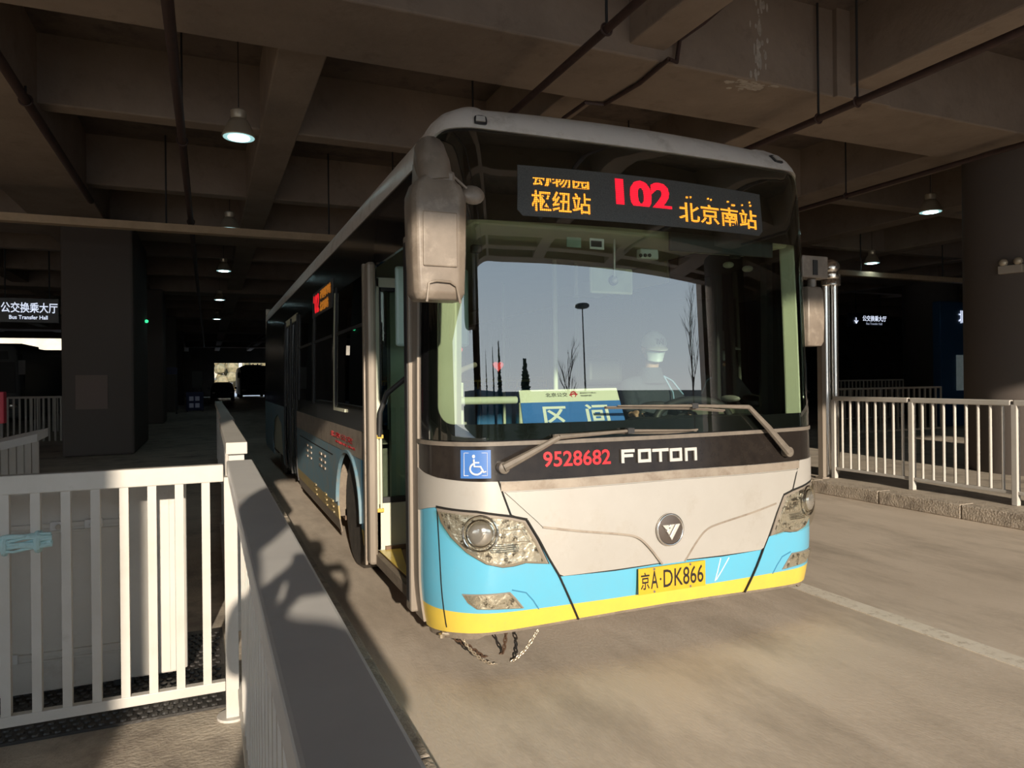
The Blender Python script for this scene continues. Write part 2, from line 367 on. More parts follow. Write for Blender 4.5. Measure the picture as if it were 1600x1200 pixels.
# ------------------------------------------------------------------ ceiling services
def pipe(pts, r, label, m=M_pipe, name='sprinkler_pipe', hang=(), grp='sprinkler pipes under the deck', top=4.7):
    o = thing(name, pts[0], label, 'pipe', grp)
    MB().tube(pts, r, 12).build('pipe_run', m, o, smooth=True)
    for h in hang:
        MB().tube([h, (h[0], h[1], h[2]+top-h[2])], .012, 8).build('hanger_rod', M_dark, o, smooth=True)
        MB().torus(h, r+.012, .01, 16, 6, Matrix.Rotation(PI/2, 4, 'X')).build('pipe_clamp', m, o, smooth=True)
    return o
z = 4.3
pipe([(2.95, -2, z), (2.95, 60, z)], .035, 'dark pipe running back above the bus windscreen', hang=[(2.95, y, z) for y in (2.2, 4.9, 8, 12)], top=5.6)
pipe([(6.10, -4, z), (6.10, 60, z)], .038, 'thick dark pipe slung right of the bus roof below the concrete beam', hang=[(6.10, y, z) for y in (3.3, 5.25, 5.75, 9.5, 13)], top=5.6)
pipe([(-.245, -4, z), (-.245, 60, z)], .045, 'dark pipe running back left of the near pendant lamp', hang=[(-.245, y, z) for y in (4.5, 9, 13.5)], top=5.6)
pipe([(-1.76, -4, 4.55), (-1.76, 13.6, 4.55)], .05, 'black pipe along the edge of the wide left beam', top=4.7, hang=[(-1.76, 9, 4.55)])
pipe([(9.6, -2, 4.45), (9.6, 60, 4.45)], .035, 'thin dark pipe beside the round column on the right', hang=[(9.6, y, 4.45) for y in (8.5, 12.5)], top=5.6)
# bent thin conduit across the beam
q = [aty(1140, 0, 5.74), aty(1100, 35, 5.74), aty(1062, 62, 5.74)]; q2 = [atz(1045, 92, 4.575), atz(1000, 130, 4.575), atz(945, 163, 4.575), atz(915, 160, 4.575), atz(880, 185, 4.56)]
pipe(q+[Vector((q[-1].x-.04, 5.74, 4.6))]+q2, .022, 'thin bent conduit crossing under the big concrete beam', name='bent_conduit')
# cross tray far over the lane
tr = thing('cable_tray', (-12, 12.86, 4.0), 'long tan cable tray crossing the hall behind the bus roof', 'cable tray')
MB().box(-14, 30, 12.77, 12.95, 3.98, 4.10).build('tray_channel', M_tray, tr)
for x in (-9, -6.2, -3.4, -.6, 2.0, 5.4, 8.7, 12, 15, 18): MB().tube([(x, 12.86, 4.1), (x, 12.86, 5.56)], .014, 8).build('hanger_rod', M_dark, tr)
# pendant high-bay lamps
M_lamp = mat('lamp_glow', (.8, .95, .95), .3, emit=(.62, .92, .95), estr=9)
M_lampin = mat('lamp_inner', (.55, .62, .6), .3, .6, emit=(.35, .62, .62), estr=.9)
M_shade = mat('lamp_shade_cream', (.58, .50, .38), .35, .3)
def lamp(x, y, z, label, first=[None]):
    if first[0] is None:
        o = thing('pendant_lamp', (x, y, z), label, 'ceiling lamp', 'high bay lamps under the deck')
        c = (x, y, z)
        MB().lathe([(.178, 0), (.185, .01), (.165, .06), (.125, .15), (.095, .20), (.07, .21)], c, 28).build('lamp_shade', M_shade, o, smooth=True)
        MB().lathe([(.168, -.004), (.17, .0)], c, 28).build('lamp_rim', M_lampin, o)
        MB().lathe([(.115, -.012), (.12, -.003)], c, 28).build('lamp_glass', M_lamp, o)
        MB().lathe([(.075, .21), (.085, .23), (.088, .30), (.06, .32)], c, 20).build('ballast_box', M_shade, o, smooth=True)
        MB().tube([(x, y, z+.3), (x, y, z+1.26)], .006, 6).build('cord', M_dark, o)
        L = bpy.data.lights.new('lamp_light', 'SPOT'); L.energy = 6; L.color = (.75, .95, 1); L.spot_size = 2.2; L.shadow_soft_size = .1
        l = bpy.data.objects.new('lamp_light', L); COL.objects.link(l); l.location = (x, y, z-.03); attach(l, o)
        first[0] = o; return o
    return copy_tree(first[0], (x, y, z), label)
lamp(.35, 8.65, 4.3, 'near pendant lamp with a bright round lens left of the bus roof')
lamp(.39, 13.9, 4.3, 'second pendant lamp of the row left of the bus, under the tan tray')
lamp(.39, 19.2, 4.3, 'third pendant lamp of the row left of the bus')
lamp(.39, 26.0, 4.3, 'fourth and dim pendant lamp deep in the row left of the bus')
lamp(.39, 34, 4.3, 'farthest pendant lamp over the dark lane')
lamp(11.4, 8.35, 4.3, 'pendant lamp just left of the round column on the right')
lamp(15.2, 12.7, 4.3, 'small far pendant lamp behind the tan tray on the right')

# ------------------------------------------------------------------ railings
def bars(o, x0, y0, x1, y1, n, z0, z1, w, m=M_white, ends=False, name='bar'):
    for i in range(n):
        t = (i+.5)/n if not ends else i/(n-1)
        x, y = x0+(x1-x0)*t, y0+(y1-y0)*t
        MB().box(x-w, x+w, y-w, y+w, z0, z1).build(name, m, o)
# the wide-topped railing in the foreground
RX0, RX1 = .068, .170
o = thing('railing', (.12, 1.7, .15), 'long near railing with a wide flat grey cover between camera and bus', 'railing', 'railings along the left platform')
MB().box(RX0, RX1, -1.2, 3.21, 1.135, 1.19).build('handrail_cover', M_cover, o, bevel=.006)
MB().box(.10, .14, -1.2, 3.17, .24, .27).build('bottom_rail', M_white, o)
for y in (-1.1, 1.0): MB().box(.108, .145, y-.025, y+.025, .15, 1.14).build('post', M_white, o, bevel=.004)
for i in range(39):
    y = -1.02+i*.103
    if min(abs(y-p) for p in (-1.1, 1.0, 3.1)) > .04: MB().box(.108, .132, y-.012, y+.012, .26, 1.14).build('bar', M_white, o)
# next section beyond the gap
o = thing('railing', (.15, 8, .15), 'railing section with boxed top beyond the boarding gap, running back beside the bus', 'railing', 'railings along the left platform')
MB().box(.085, .195, 4.15, 6.9, 1.125, 1.19).build('handrail_cover', M_white, o, bevel=.004)
MB().box(.085, .195, 4.18, 6.9, .22, .26).build('bottom_rail', M_white, o)
for y in (4.22, 6.82): MB().box(.10, .18, y-.03, y+.03, .15, 1.13).build('post', M_white, o)
for i in range(22): MB().box(.118, .162, 4.36+i*.112-.012, 4.36+i*.112+.012, .25, 1.13).build('bar', M_white, o)
o2 = thing('railing', (.17, 12, .15), 'farther railing section with a shaded top in the dark lane', 'railing', 'railings along the left platform')
MB().box(.11, .22, 6.96, 13.8, 1.11, 1.175).build('handrail_cover', M_white, o2, bevel=.004)
for k in range(7): MB().box(.135, .195, 7.0+k*1.12, 7.06+k*1.12, .15, 1.12).build('post', M_white, o2)
for i in range(50): MB().box(.153, .177, 7.1+i*.134-.01, 7.1+i*.134+.01, .2, 1.12).build('bar', M_white, o2)
# crosswise panel on the left
PY = 3.13
o = thing('railing', (-.6, PY, .15), 'white barred railing panel across the near left in front of the white board', 'railing')
MB().box(-2.5, .054, PY-.02, PY+.025, 1.115, 1.185).build('top_rail', M_white, o, bevel=.004)
MB().box(-2.5, .054, PY-.018, PY+.018, .265, .305).build('bottom_rail', M_white, o, bevel=.003)
for i in range(25):
    x = -.013-i*.0967
    if x > -2.45: MB().box(x-.0155, x+.0155, PY-.015, PY+.015, .29, 1.13).build('bar', M_white, o)
MB().box(.055, .105, PY-.03, PY+.02, .15, 1.134).build('post', M_white, o, bevel=.003)
MB().lathe([(.06, .15), (.06, .16)], (.08, PY, 0), 20).build('foot_plate', M_white, o)
# blue cloth tied round the bars
cb = MB()
for i, (dz, r) in enumerate(((.018, .012), (.0, .014), (-.018, .012), (.009, .011), (-.009, .012))):
    cb.tube([(-.86+.02*k, PY-.028-.006*math.sin(k*1.3+i), .925+dz*(1-.5*math.sin(k*.4))+.004*math.sin(k*.9+i)+.0012*k) for k in range(17)], [r*(.7+.3*math.sin(.3*k+i)) for k in range(17)], 8)
cb.torus((-.585, PY-.005, .935), .032, .012, 20, 8, Matrix.Rotation(PI/2, 4, 'Y')).torus((-.688, PY-.005, .93), .030, .011, 20, 8, Matrix.Rotation(PI/2, 4, 'Y'))
tag(cb.build('tied_cloth', M_clothb, smooth=True), 'pale blue twisted cloth tied round two bars at the left edge', 'cloth')
# white folding board behind the panel, standing on the mat
BY = 3.63
o = thing('folding_board', (-1, BY, .17), 'white ribbed metal board with latch straps behind the barred railing panel', 'board')
MB().box(-2.2, -.125, BY, BY+.045, .185, 1.075).build('board_leaf', M_board, o, bevel=.01)
for i, x in enumerate([-2.02+.205*k for k in range(10)]):
    MB().box(x-.004, x+.004, BY-.004, BY+.002, .2, 1.06).build('rib', M_board, o)
MB().tube([(-.118, BY+.012, .2), (-.118, BY+.012, 1.06)], .02, 12).build('edge_roll', M_board, o, smooth=True)
for zz in (.90, .345):
    MB().box(-2.1, -.37, BY-.012, BY, zz-.006, zz+.014).box(-2.1, -.37, BY-.008, BY, zz-.03, zz-.02).build('latch_strap', M_board, o, bevel=.002)
    for x in ((-.60, -.47) if zz > .6 else (-.79, )):
        k = MB().box(x-.035, x+.035, BY-.022, BY-.004, zz-.018, zz+.022).build('latch_plate', M_cover, o, bevel=.004)
        MB().lathe([(.014, 0), (.012, .014)], (0, 0, 0), 12, Matrix.Translation((x, BY-.02, zz)) @ Matrix.Rotation(PI/2, 4, 'X')).build('latch_bolt', M_chrome, k, smooth=True)
MB().box(-1.9, -1.82, BY, BY+.05, .163, .19).build('foot', M_dark, o); MB().box(-.4, -.32, BY, BY+.05, .163, .19).build('foot', M_dark, o)
# studded rubber mat
mt = MB().box(-3.0, .06, 3.23, 4.25, .15, .162)
for i in range(48):
    for j in range(22):
        x = -1.75+i*.0375+(.018 if j % 2 else 0); y = 3.25+j*.044
        if x < .05: mt.lathe([(.015, 0), (.012, .007)], (x, y, .162), 8)
tag(mt.build('rubber_mat', M_rubber), 'black studded rubber mat under the white board', 'mat')
# small ribbed barrier in the back left
o = thing('ribbed_barrier', (-2.2, 5.2, .15), 'short white ribbed barrier with a grey cover at the left edge behind the railing panel', 'barrier')
a0, a1 = aty(58, 678, 5.6), aty(-90, 712, 4.9)
MB().add([a0, a1, a1+Vector((.0, .35, .02)), a0+Vector((0, .35, .02)), a0-Vector((0, 0, .05)), a1-Vector((0, 0, .05)), a1+Vector((0, .35, -.04)), a0+Vector((0, .35, -.04))],
         [(0, 1, 2, 3), (4, 7, 6, 5), (0, 4, 5, 1), (1, 5, 6, 2), (2, 6, 7, 3), (3, 7, 4, 0)]).build('cover', M_cover, o)
for k in range(11):
    p = a0.lerp(a1, k/11); qv = a0.lerp(a1, (k+.86)/11)
    MB().add([p+Vector((0, .03, -.05)), qv+Vector((0, .03, -.05)), (qv.x, qv.y+.03, .15), (p.x, p.y+.03, .15), p+Vector((0, .06, -.05)), qv+Vector((0, .06, -.05)), (qv.x, qv.y+.06, .15), (p.x, p.y+.06, .15)],
             [(0, 1, 2, 3), (4, 7, 6, 5), (0, 4, 5, 1), (2, 6, 7, 3), (1, 5, 6, 2), (0, 3, 7, 4)]).build('slat', M_white, o)

# right railing
XR = 7.70
def right_rail(y0, y1, n, label, grp='railings along the right platform'):
    o = thing('railing', (XR, (y0+y1)/2, .15), label, 'railing', grp)
    MB().box(XR-.03, XR+.03, y0+.03, y1, 1.185, 1.245).build('top_rail', M_white, o, bevel=.01)
    MB().box(XR-.02, XR+.02, y0+.03, y1, .265, .30).build('bottom_rail', M_white, o, bevel=.004)
    MB().box(XR-.03, XR+.03, y1-.035, y1+.025, .15, 1.2).build('post', M_white, o, bevel=.006)
    for i in range(n):
        y = y0+(y1-y0)*(i+1)/(n+1)-.01
        MB().tube([(XR, y, .29), (XR, y, 1.195)], .0165, 10).build('bar', M_white, o, smooth=True)
    return o
ys = [7.05, 5.91, 4.73, 3.55, 2.37]
labs = ['barred railing section right of the bus, ending at the tall twin post', 'middle barred railing section on the right platform', 'near barred railing section at the right edge', 'barred railing section just outside the right edge']
for i in range(4): right_rail(ys[i+1], ys[i], 8, labs[i])
o = thing('twin_post', (XR, 7.2, .15), 'tall stainless twin tube post topped by a ball beside the bus mirror', 'post')
TX = XR+.13
for dx in (-.06, .06): MB().tube([(TX+dx, 7.22-dx*.3, .15), (TX+dx, 7.22-dx*.3, 2.78)], .050, 20).build('tube', M_steel, o, smooth=True)
MB().lathe([(.115, 2.74), (.125, 2.75), (.125, 2.82), (.118, 2.83), (.125, 2.84), (.125, 2.89), (.11, 2.90)], (TX, 7.2, 0), 28).build('collar', M_steel, o, smooth=True)
MB().ball((TX, 7.2, 2.99), .115, 24).build('ball_finial', M_steel, o, smooth=True)
o = thing('door_post', (7.55, 7.6, .15), 'slim grey post standing behind the right bus mirror', 'post')
p = atx(1281, 600, 7.5)
MB().box(7.5, 7.56, p.y-.04, p.y+.04, .15, 2.3).build('post_tube', M_taupe, o); MB().box(7.47, 7.59, p.y-.06, p.y+.06, .15, .17).build('foot_plate', M_taupe, o)
# emergency twin light on the round column
c = aty(1506, 402, 5.72)
cc = Vector((10.78, 6.35, 0)); dv = (Vector((c.x, 5.72, 0))-cc); dv.z = 0; dv.normalize(); base = cc+dv*.86
c = Vector((base.x, base.y, c.z)); rot = Matrix.Translation(c) @ Matrix.Rotation(math.atan2(-dv.x, dv.y)+PI, 4, 'Z')
o = thing('emergency_light', c, 'small twin headed emergency light on the round column', 'emergency light')
MB().box(-.14, .14, -.07, 0.01, -.06, .045, rot).build('battery_box', mat('beige_plastic', (.42, .37, .31), .5), o, bevel=.006)
for dx in (-.085, .085):
    MB().ball(rot @ Vector((dx, -.035, .09)), .055, 14).build('lamp_head', M_shade, o, smooth=True)
M_signd = mat('sign_panel', (.010, .014, .022), .4)
M_signt = mat('sign_text_lit', (.8, .85, .95), .5, emit=(.75, .82, 1), estr=.9)
M_signd2 = mat('sign_text_dim', (.5, .55, .62), .5, emit=(.55, .62, .8), estr=.35)
def hang_sign(y, px0, px1, py0, py1, label, items, rods):
    p0, p1 = aty(px0, py1, y), aty(px1, py0, y)
    o = thing('hanging_sign', ((p0.x+p1.x)/2, y, p0.z), label, 'sign')
    MB().box(p0.x, p1.x, y, y+.12, p0.z, p1.z).build('sign_box', M_signd, o, bevel=.01)
    for r in rods:
        x = p0.x+(p1.x-p0.x)*r; MB().tube([(x, y+.06, p1.z), (x, y+.06, 5.56)], .018, 8).build('hanger_rod', M_dark, o)
    for txt, a0, a1, b0, b1, m in items:
        W = p1.x-p0.x; Hh = p1.z-p0.z
        f = flat((p0.x+W*a0, y, p0.z+Hh*b0), (p0.x+W*a1, y, p0.z+Hh*b0), (p0.x+W*a0, y, p0.z+Hh*b1))
        text_on('lettering', txt, f, m, o, .006, .01)
    return o
hang_sign(20.5, -22, 92, 467, 503, 'dark hanging sign with white characters at the far left', [('公交换乘大厅', .20, .98, .40, .82, M_signt), ('Bus Transfer Hall', .31, .84, .14, .30, M_signt)], (.25, .86))
hs = hang_sign(21, 1327, 1389, 491, 510, 'dark hanging sign with a down arrow in the right background', [('公交换乘大厅', .33, .93, .42, .85, M_signt), ('Bus Transfer Hall', .42, .82, .16, .33, M_signd2)], (.2, .8))
p = aty(1338, 501, 20.97)
s_ = .13
MB().box(p.x-.02, p.x+.02, 20.97, 20.98, p.z-.10, p.z+.13).add([(p.x-.12, 20.97, p.z-.0), (p.x-.09, 20.97, p.z+.03), (p.x, 20.97, p.z-.07), (p.x+.09, 20.97, p.z+.03), (p.x+.12, 20.97, p.z), (p.x, 20.97, p.z-.13)], [(0, 1, 2, 5), (2, 3, 4, 5)]).build('arrow', M_signt, hs)
# right background: second railings, wall, blue kiosk with poster
def far_fence(y, px0, px1, pt, pb, n, label, m=M_white, w=.014):
    p0, p1 = aty(px0, pt, y), aty(px1, pt, y); zb = .3
    o = thing('far_railing', ((p0.x+p1.x)/2, y, 0), label, 'railing', 'railings in the right background')
    MB().box(p0.x, p1.x, y-.02, y+.02, p0.z-.04, p0.z).build('top_rail', m, o)
    MB().box(p0.x, p1.x, y-.02, y+.02, zb, zb+.04).build('bottom_rail', m, o)
    for i in range(n):
        x = p0.x+(p1.x-p0.x)*i/(n-1); MB().box(x-w, x+w, y-w, y+w, .0 if i in (0, n-1, n//2) else zb, p0.z-.01).build('bar', m, o)
M_greyf = mat('grey_fence', (.40, .36, .31), .5)
far_fence(14.5, 1290, 1411, 594, 0, 22, 'dim grey railing farthest back on the right', M_greyf)
far_fence(10.9, 1290, 1470, 607, 0, 21, 'grey barred railing behind the right railing', M_greyf, .016)
p0, p1 = aty(1420, 530, 18), aty(1470, 530, 18)
struct(MB().box(p0.x, p1.x+.6, 18, 18.2, 0, p0.z).build('wall_right_partition', mat('partition_brown', (.36, .28, .22), .8)))
p0, p1 = aty(1469, 470, 14), aty(1530, 470, 14)
o = thing('kiosk', (p0.x, 14, .15), 'dark blue kiosk panel partly behind the round column', 'kiosk')
MB().box(p0.x, p1.x+.5, 14, 14.25, 0, p0.z).build('kiosk_body', mat('kiosk_blue', (.02, .07, .15), .4), o, bevel=.02)
a_, b_ = aty(1496, 610, 13.97), aty(1560, 555, 13.97)
MB().box(a_.x, b_.x, 13.96, 14, a_.z, b_.z).build('poster', mat('poster_pale', (.40, .46, .47), .5, noise=(.20, .30, .27), nscale=2.2, emit=(.5, .6, .6), estr=.08), o)
a_, b_ = aty(1499, 505, 13.97), aty(1560, 487, 13.97)
text_on('lettering', '北京', flat((a_.x, 13.99, a_.z), (a_.x+.55, 13.99, a_.z), (a_.x, 13.99, b_.z)), M_signt, o, .01, .01)
# ------------------------------------------------------------------ the bus: its skin is one curved surface, addressed by arc length s (0 = nose, + = the photo's right) and height z
BCX, BY0, HW, BL = 2.33, 3.25, 1.29, 11.6
def _profile():
    pts = [(x, .12*(x/1.29)**2) for x in np.linspace(0, 1.0, 60)]
    P0, P1, P2, P3 = (1.0, .072), (1.17, .104), (1.29, .25), (1.29, .45)
    for t in np.linspace(0, 1, 50)[1:]:
        a, b, c, d = (1-t)**3, 3*t*(1-t)**2, 3*t*t*(1-t), t**3
        pts.append((a*P0[0]+b*P1[0]+c*P2[0]+d*P3[0], a*P0[1]+b*P1[1]+c*P2[1]+d*P3[1]))
    pts = np.array(pts); s = np.concatenate([[0], np.cumsum(np.hypot(*np.diff(pts, axis=0).T))])
    return pts, s
PP, PS = _profile(); SE = float(PS[-1]); YE = .45
def plan(s):
    a = abs(s); sg = 1 if s >= 0 else -1
    if a >= SE: x, y, nx, ny = 1.29, YE+(a-SE), 1.0, 0.0
    else:
        x = float(np.interp(a, PS, PP[:, 0])); y = float(np.interp(a, PS, PP[:, 1])); e = .004
        dx = float(np.interp(min(a+e, SE), PS, PP[:, 0])-np.interp(max(a-e, 0), PS, PP[:, 0])); dy = float(np.interp(min(a+e, SE), PS, PP[:, 1])-np.interp(max(a-e, 0), PS, PP[:, 1]))
        l = math.hypot(dx, dy); nx, ny = dy/l, -dx/l
        if a < .002: nx, ny = 0, -1
    return sg*x, y, sg*nx, ny
def P(s, z, off=0.0):
    x, y, nx, ny = plan(s); wf = max(0, -ny)**2
    fr = .042*max(0, z-1.0)+.05*max(0, (.55-z)/.35)**2+.10*max(0, z-2.25)**2
    sd = .03*max(0, (.5-z)/.3)**2+.05*max(0, z-1.1)**2*.25
    ins = wf*fr+(1-wf)*sd
    r = .26
    if z > 3.0-r: q = min(z-(3.0-r), r*.999); ins += r-math.sqrt(max(r*r-q*q, 0))
    k = off-ins
    return Vector((BCX+x+nx*k, BY0+y+ny*k, z))
def S_at(Y): return -(SE+(Y-BY0-YE))
_g = [(s, z) for s in np.linspace(-SE-.5, SE+.3, 130) for z in np.linspace(.2, 2.98, 90)]
def _proj(v):
    d = v-Vector((0, 0, H)); f = d.dot(Fv); return 800+FPX*d.dot(Rv)/f, HZ-FPX*d.dot(Uv)/f
def _vis(s, z):
    v = P(s, z); x, y, nx, ny = plan(s); return (nx*v.x+ny*v.y) < 0.02
_gp = np.array([_proj(P(s, z)) if _vis(s, z) else (1e6, 1e6) for s, z in _g]); _ga = np.array(_g)
def sz(px, py, off=0.0):
    i = int(np.argmin((_gp[:, 0]-px)**2+(_gp[:, 1]-py)**2)); s, z = map(float, _ga[i])
    for _ in range(8):
        a = _proj(P(s, z, off)); b = _proj(P(s+.002, z, off)); c = _proj(P(s, z+.002, off))
        J = np.array([[b[0]-a[0], c[0]-a[0]], [b[1]-a[1], c[1]-a[1]]])/.002
        try: d = np.linalg.solve(J, np.array([px-a[0], py-a[1]]))
        except Exception: break
        n = np.hypot(*d)
        if n > .1: d *= .1/n
        s += float(d[0]); z += float(d[1])
    return s, z
def PX(pts): return [sz(*p) for p in pts]
def mir(pts): return [(-s, z) for s, z in reversed(pts)]
def panel(name, poly, m, parent, off=0.0, th=.012, holes=(), smooth=True, ss=.045, zs=.07):
    bm = bmesh.new(); vs = [bm.verts.new((s, z, 0)) for s, z in poly]; bm.faces.new(vs)
    s0, s1 = min(p[0] for p in poly), max(p[0] for p in poly); z0, z1 = min(p[1] for p in poly), max(p[1] for p in poly)
    cs = [c for c in np.arange(-1.72, 1.73, ss) if s0+1e-4 < c < s1-1e-4]+[c for c in list(np.arange(-13, -1.72, 1.0))+list(np.arange(1.8, 13, 1.0)) if s0 < c < s1]
    cz = [c for c in np.arange(.2, 3.01, zs if z1 < 2.7 else .045) if z0+1e-4 < c < z1-1e-4]
    for h in holes: cs += [h[0], h[1]]; cz += [h[2], h[3]]
    for c in cs:
        bmesh.ops.bisect_plane(bm, geom=bm.verts[:]+bm.edges[:]+bm.faces[:], plane_co=(float(c), 0, 0), plane_no=(1, 0, 0), dist=1e-6)
    for c in cz:
        bmesh.ops.bisect_plane(bm, geom=bm.verts[:]+bm.edges[:]+bm.faces[:], plane_co=(0, float(c), 0), plane_no=(0, 1, 0), dist=1e-6)
    dl = []
    for f in bm.faces:
        c = f.calc_center_median()
        for h in holes:
            if h[0] < c.x < h[1] and h[2] < c.y < h[3]: dl.append(f); break
    if dl: bmesh.ops.delete(bm, geom=dl, context='FACES')
    bm.verts.ensure_lookup_table(); bm.verts.index_update()
    co = [(v.co.x, v.co.y) for v in bm.verts]; fs = [tuple(v.index for v in f.verts) for f in bm.faces]
    be = []
    for e in bm.edges:
        if len(e.link_faces) == 1:
            f = e.link_faces[0]; l = [x for x in f.loops if x.edge == e][0]; be.append((l.vert.index, l.link_loop_next.vert.index))
    bm.free(); n = len(co)
    V = [P(a, b, off) for a, b in co]+[P(a, b, off-th) for a, b in co]
    F = fs+[tuple(i+n for i in reversed(f)) for f in fs]+[(b, a, a+n, b+n) for a, b in be]
    return MB().add(V, F).build(name, m, parent, smooth=smooth)
def rect(s0, s1, z0, z1): return [(s0, z0), (s1, z0), (s1, z1), (s0, z1)]
def strip(name, pts, wd, m, parent, off, th=.01):
    # a narrow band following a polyline on the skin
    L = []; R = []
    for i, (s, z) in enumerate(pts):
        a = pts[max(i-1, 0)]; b = pts[min(i+1, len(pts)-1)]; dx, dz = b[0]-a[0], b[1]-a[1]; l = math.hypot(dx, dz); L.append((s-dz/l*wd/2, z+dx/l*wd/2)); R.append((s+dz/l*wd/2, z-dx/l*wd/2))
    return panel(name, L+R[::-1], m, parent, off, th)
def dens(pts, n=6, closed=False):
    # smooth a polyline (Catmull-Rom)
    out = []; N = len(pts)
    for i in range(N-1):
        p0 = pts[max(i-1, 0)]; p1 = pts[i]; p2 = pts[i+1]; p3 = pts[min(i+2, N-1)]
        for k in range(n):
            t = k/n; out.append(tuple(.5*((2*p1[j])+(-p0[j]+p2[j])*t+(2*p0[j]-5*p1[j]+4*p2[j]-p3[j])*t*t+(-p0[j]+3*p1[j]-3*p2[j]+p3[j])*t**3) for j in (0, 1)))
    return out+[pts[-1]]

bus = thing('city_bus', (BCX, BY0+6, 0), 'silver, light blue and yellow city bus facing the camera with its front door open', 'bus')
# lower skin: yellow skirt and blue bumper
def zc(s, pts): return float(np.interp(abs(s), [p[0] for p in pts], [p[1] for p in pts]))
yt = sorted((abs(a), b) for a, b in PX([(662, 939), (715, 955), (800, 957), (893, 945), (1042, 921)])); yb = sorted((abs(a), b) for a, b in PX([(664, 974), (715, 988), (800, 985), (900, 967), (1042, 942)]))
yt = [(0, .349), (.6, .341), (.95, .334), (1.2, .338), (1.6, .338)]; yb = [(0, .271), (.3, .266), (.6, .254), (.92, .236), (1.23, .226), (1.6, .198)]
SS = [float(x) for x in np.linspace(-SE, SE, 61)]
top = [(s, zc(s, yt)) for s in SS]; bot = [(s, zc(s, yb)) for s in SS]
panel('yellow_skirt', bot+top[::-1], M_yel, bus)
panel('front_bumper', top+[(SE, .93), (-SE, .93)], M_blue, bus)
panel('grime_edge', [(s, zc(s, yb)-.018-.02*(abs(s) > 1.1)) for s in SS]+bot[::-1], M_dirt, bus, -.01)
# black lower strip, divider, windscreen frit
kb = [(664, 738), (684, 746), (730, 751), (800, 752), (900, 748), (980, 741), (1042, 734)]
kbs = [(0, 1.009), (.3, 1.006), (.6, 1.002), (.9, 1.001), (1.15, 1.006), (1.33, 1.017), (1.45, 1.033), (1.56, 1.06)]
blow = [(s, zc(s, kbs)) for s in SS]
panel('lower_black_panel', blow+[(SE, 1.183), (-SE, 1.183)], M_blkd, bus, .006)
panel('divider_trim', rect(-SE-.02, SE+.02, 1.183, 1.204), M_wip, bus, .014)
GL, GR = 1.33, 1.40
panel('windscreen_border', rect(-SE, SE, 1.204, 2.83), M_blk, bus, .0, .006, holes=[(-GL, GL, 1.292, 2.335)])
# rounded corners of the clear area
for sg in (-1, 1):
    for (cz, up) in ((1.292, 1), (2.335, -1)):
        r = .10 if up == 1 else .16; n = 8; cs_ = sg*GL
        arc = [(cs_-sg*r*(1-math.cos(t)), cz+up*r*(1-math.sin(t))) for t in np.linspace(0, PI/2, n)]
        poly = [(cs_, cz)]+arc; panel('windscreen_border', poly, M_blk, bus, .0, .006)
panel('windscreen', rect(-GL-.06, GL+.06, 1.21, 2.80), G_ws, bus, .007, .005)
# roof cowl over the front
cow = dens([(-SE, 2.62), (-1.46, 2.70), (-1.36, 2.80), (-1.18, 2.818), (-.6, 2.80), (0, 2.795), (.6, 2.80), (1.18, 2.818), (1.36, 2.80), (1.46, 2.70), (SE, 2.62)], 5)
panel('roof_cowl', cow+[(SE, 2.999), (-SE, 2.999)], M_roofs, bus, .016, .03)
# roof lid
rb = MB(); ring = [P(s, 2.9985, .016) for s in list(np.linspace(-SE, SE, 41))]
ring = [(v.x, v.y) for v in ring]; back = BY0+BL
xl, xr = P(S_at(8), 2.9985).x, 2*BCX-P(S_at(8), 2.9985).x
rb.prism(ring+[(xr, back-.2), (xl, back-.2)], 2.95, 3.0, 'z'); rb.build('roof', M_roofs, bus)
# marker lamps
for px, py in ((751, 187), (1212, 248)):
    s, z = sz(px, py, .02); s0 = s
    k = panel('marker_lamp', dens([(s-.045, z-.028), (s-.048, z+.02), (s, z+.03), (s+.048, z+.02), (s+.045, z-.028), (s, z-.032), (s-.045, z-.028)], 3)[:-1], M_dark, bus, .028, .02, ss=.02)
    kk = panel('lens', rect(s-.033, s+.033, z-.018, z+.018), M_letter, k, .04, .02, ss=.02)
# silver mask: shoulders and hood
gapL = PX([(778, 751), (786, 775), (797, 805)]); gapD = PX([(823, 812), (840, 840), (857, 872), (872, 897)]); gapB = PX([(872, 897), (887, 930), (903, 967)])
hb = PX([(880, 899), (960, 889), (1046, 876)])
hl_top = PX([(657, 796), (672, 793), (683, 792), (745, 800), (797, 806)])
def interp_top(s): return zc(s, kbs)+.004
gs0 = gapL[0][0]; sh_top = [(s, interp_top(s)-.003) for s in np.linspace(-SE, gs0-.004, 14)]
shoulder = sh_top+[(gapL[1][0]-.004, gapL[1][1]), (gapL[2][0]-.004, gapL[2][1])]+hl_top[::-1][1:]
hd_l = [(gs0+.006, interp_top(gs0)-.003), (gapL[1][0]+.006, gapL[1][1]), (gapL[2][0]+.006, gapL[2][1]+.004), (gapD[0][0]+.004, gapD[0][1])]+[(a+.006, b) for a, b in gapD[1:]]+[(a, b) for a, b in hb[:2]]
hood = hd_l+[(0, hb[-1][1])]
hood_full = hood+mir(hd_l)+[(s, interp_top(s)-.003) for s in np.linspace(-gs0-.006, gs0+.006, 30)]
def dedupe(p):
    o = []
    for a in p:
        if not o or math.hypot(a[0]-o[-1][0], a[1]-o[-1][1]) > 1e-4: o.append(a)
    if math.hypot(o[0][0]-o[-1][0], o[0][1]-o[-1][1]) < 1e-4: o.pop()
    return o
panel('front_hood', dedupe(hood_full), M_silver, bus, .012, .02)
panel('shoulder_panel', dedupe(shoulder), M_silver, bus, .012, .02)
panel('shoulder_panel', dedupe(mir(shoulder)), M_silver, bus, .012, .02)
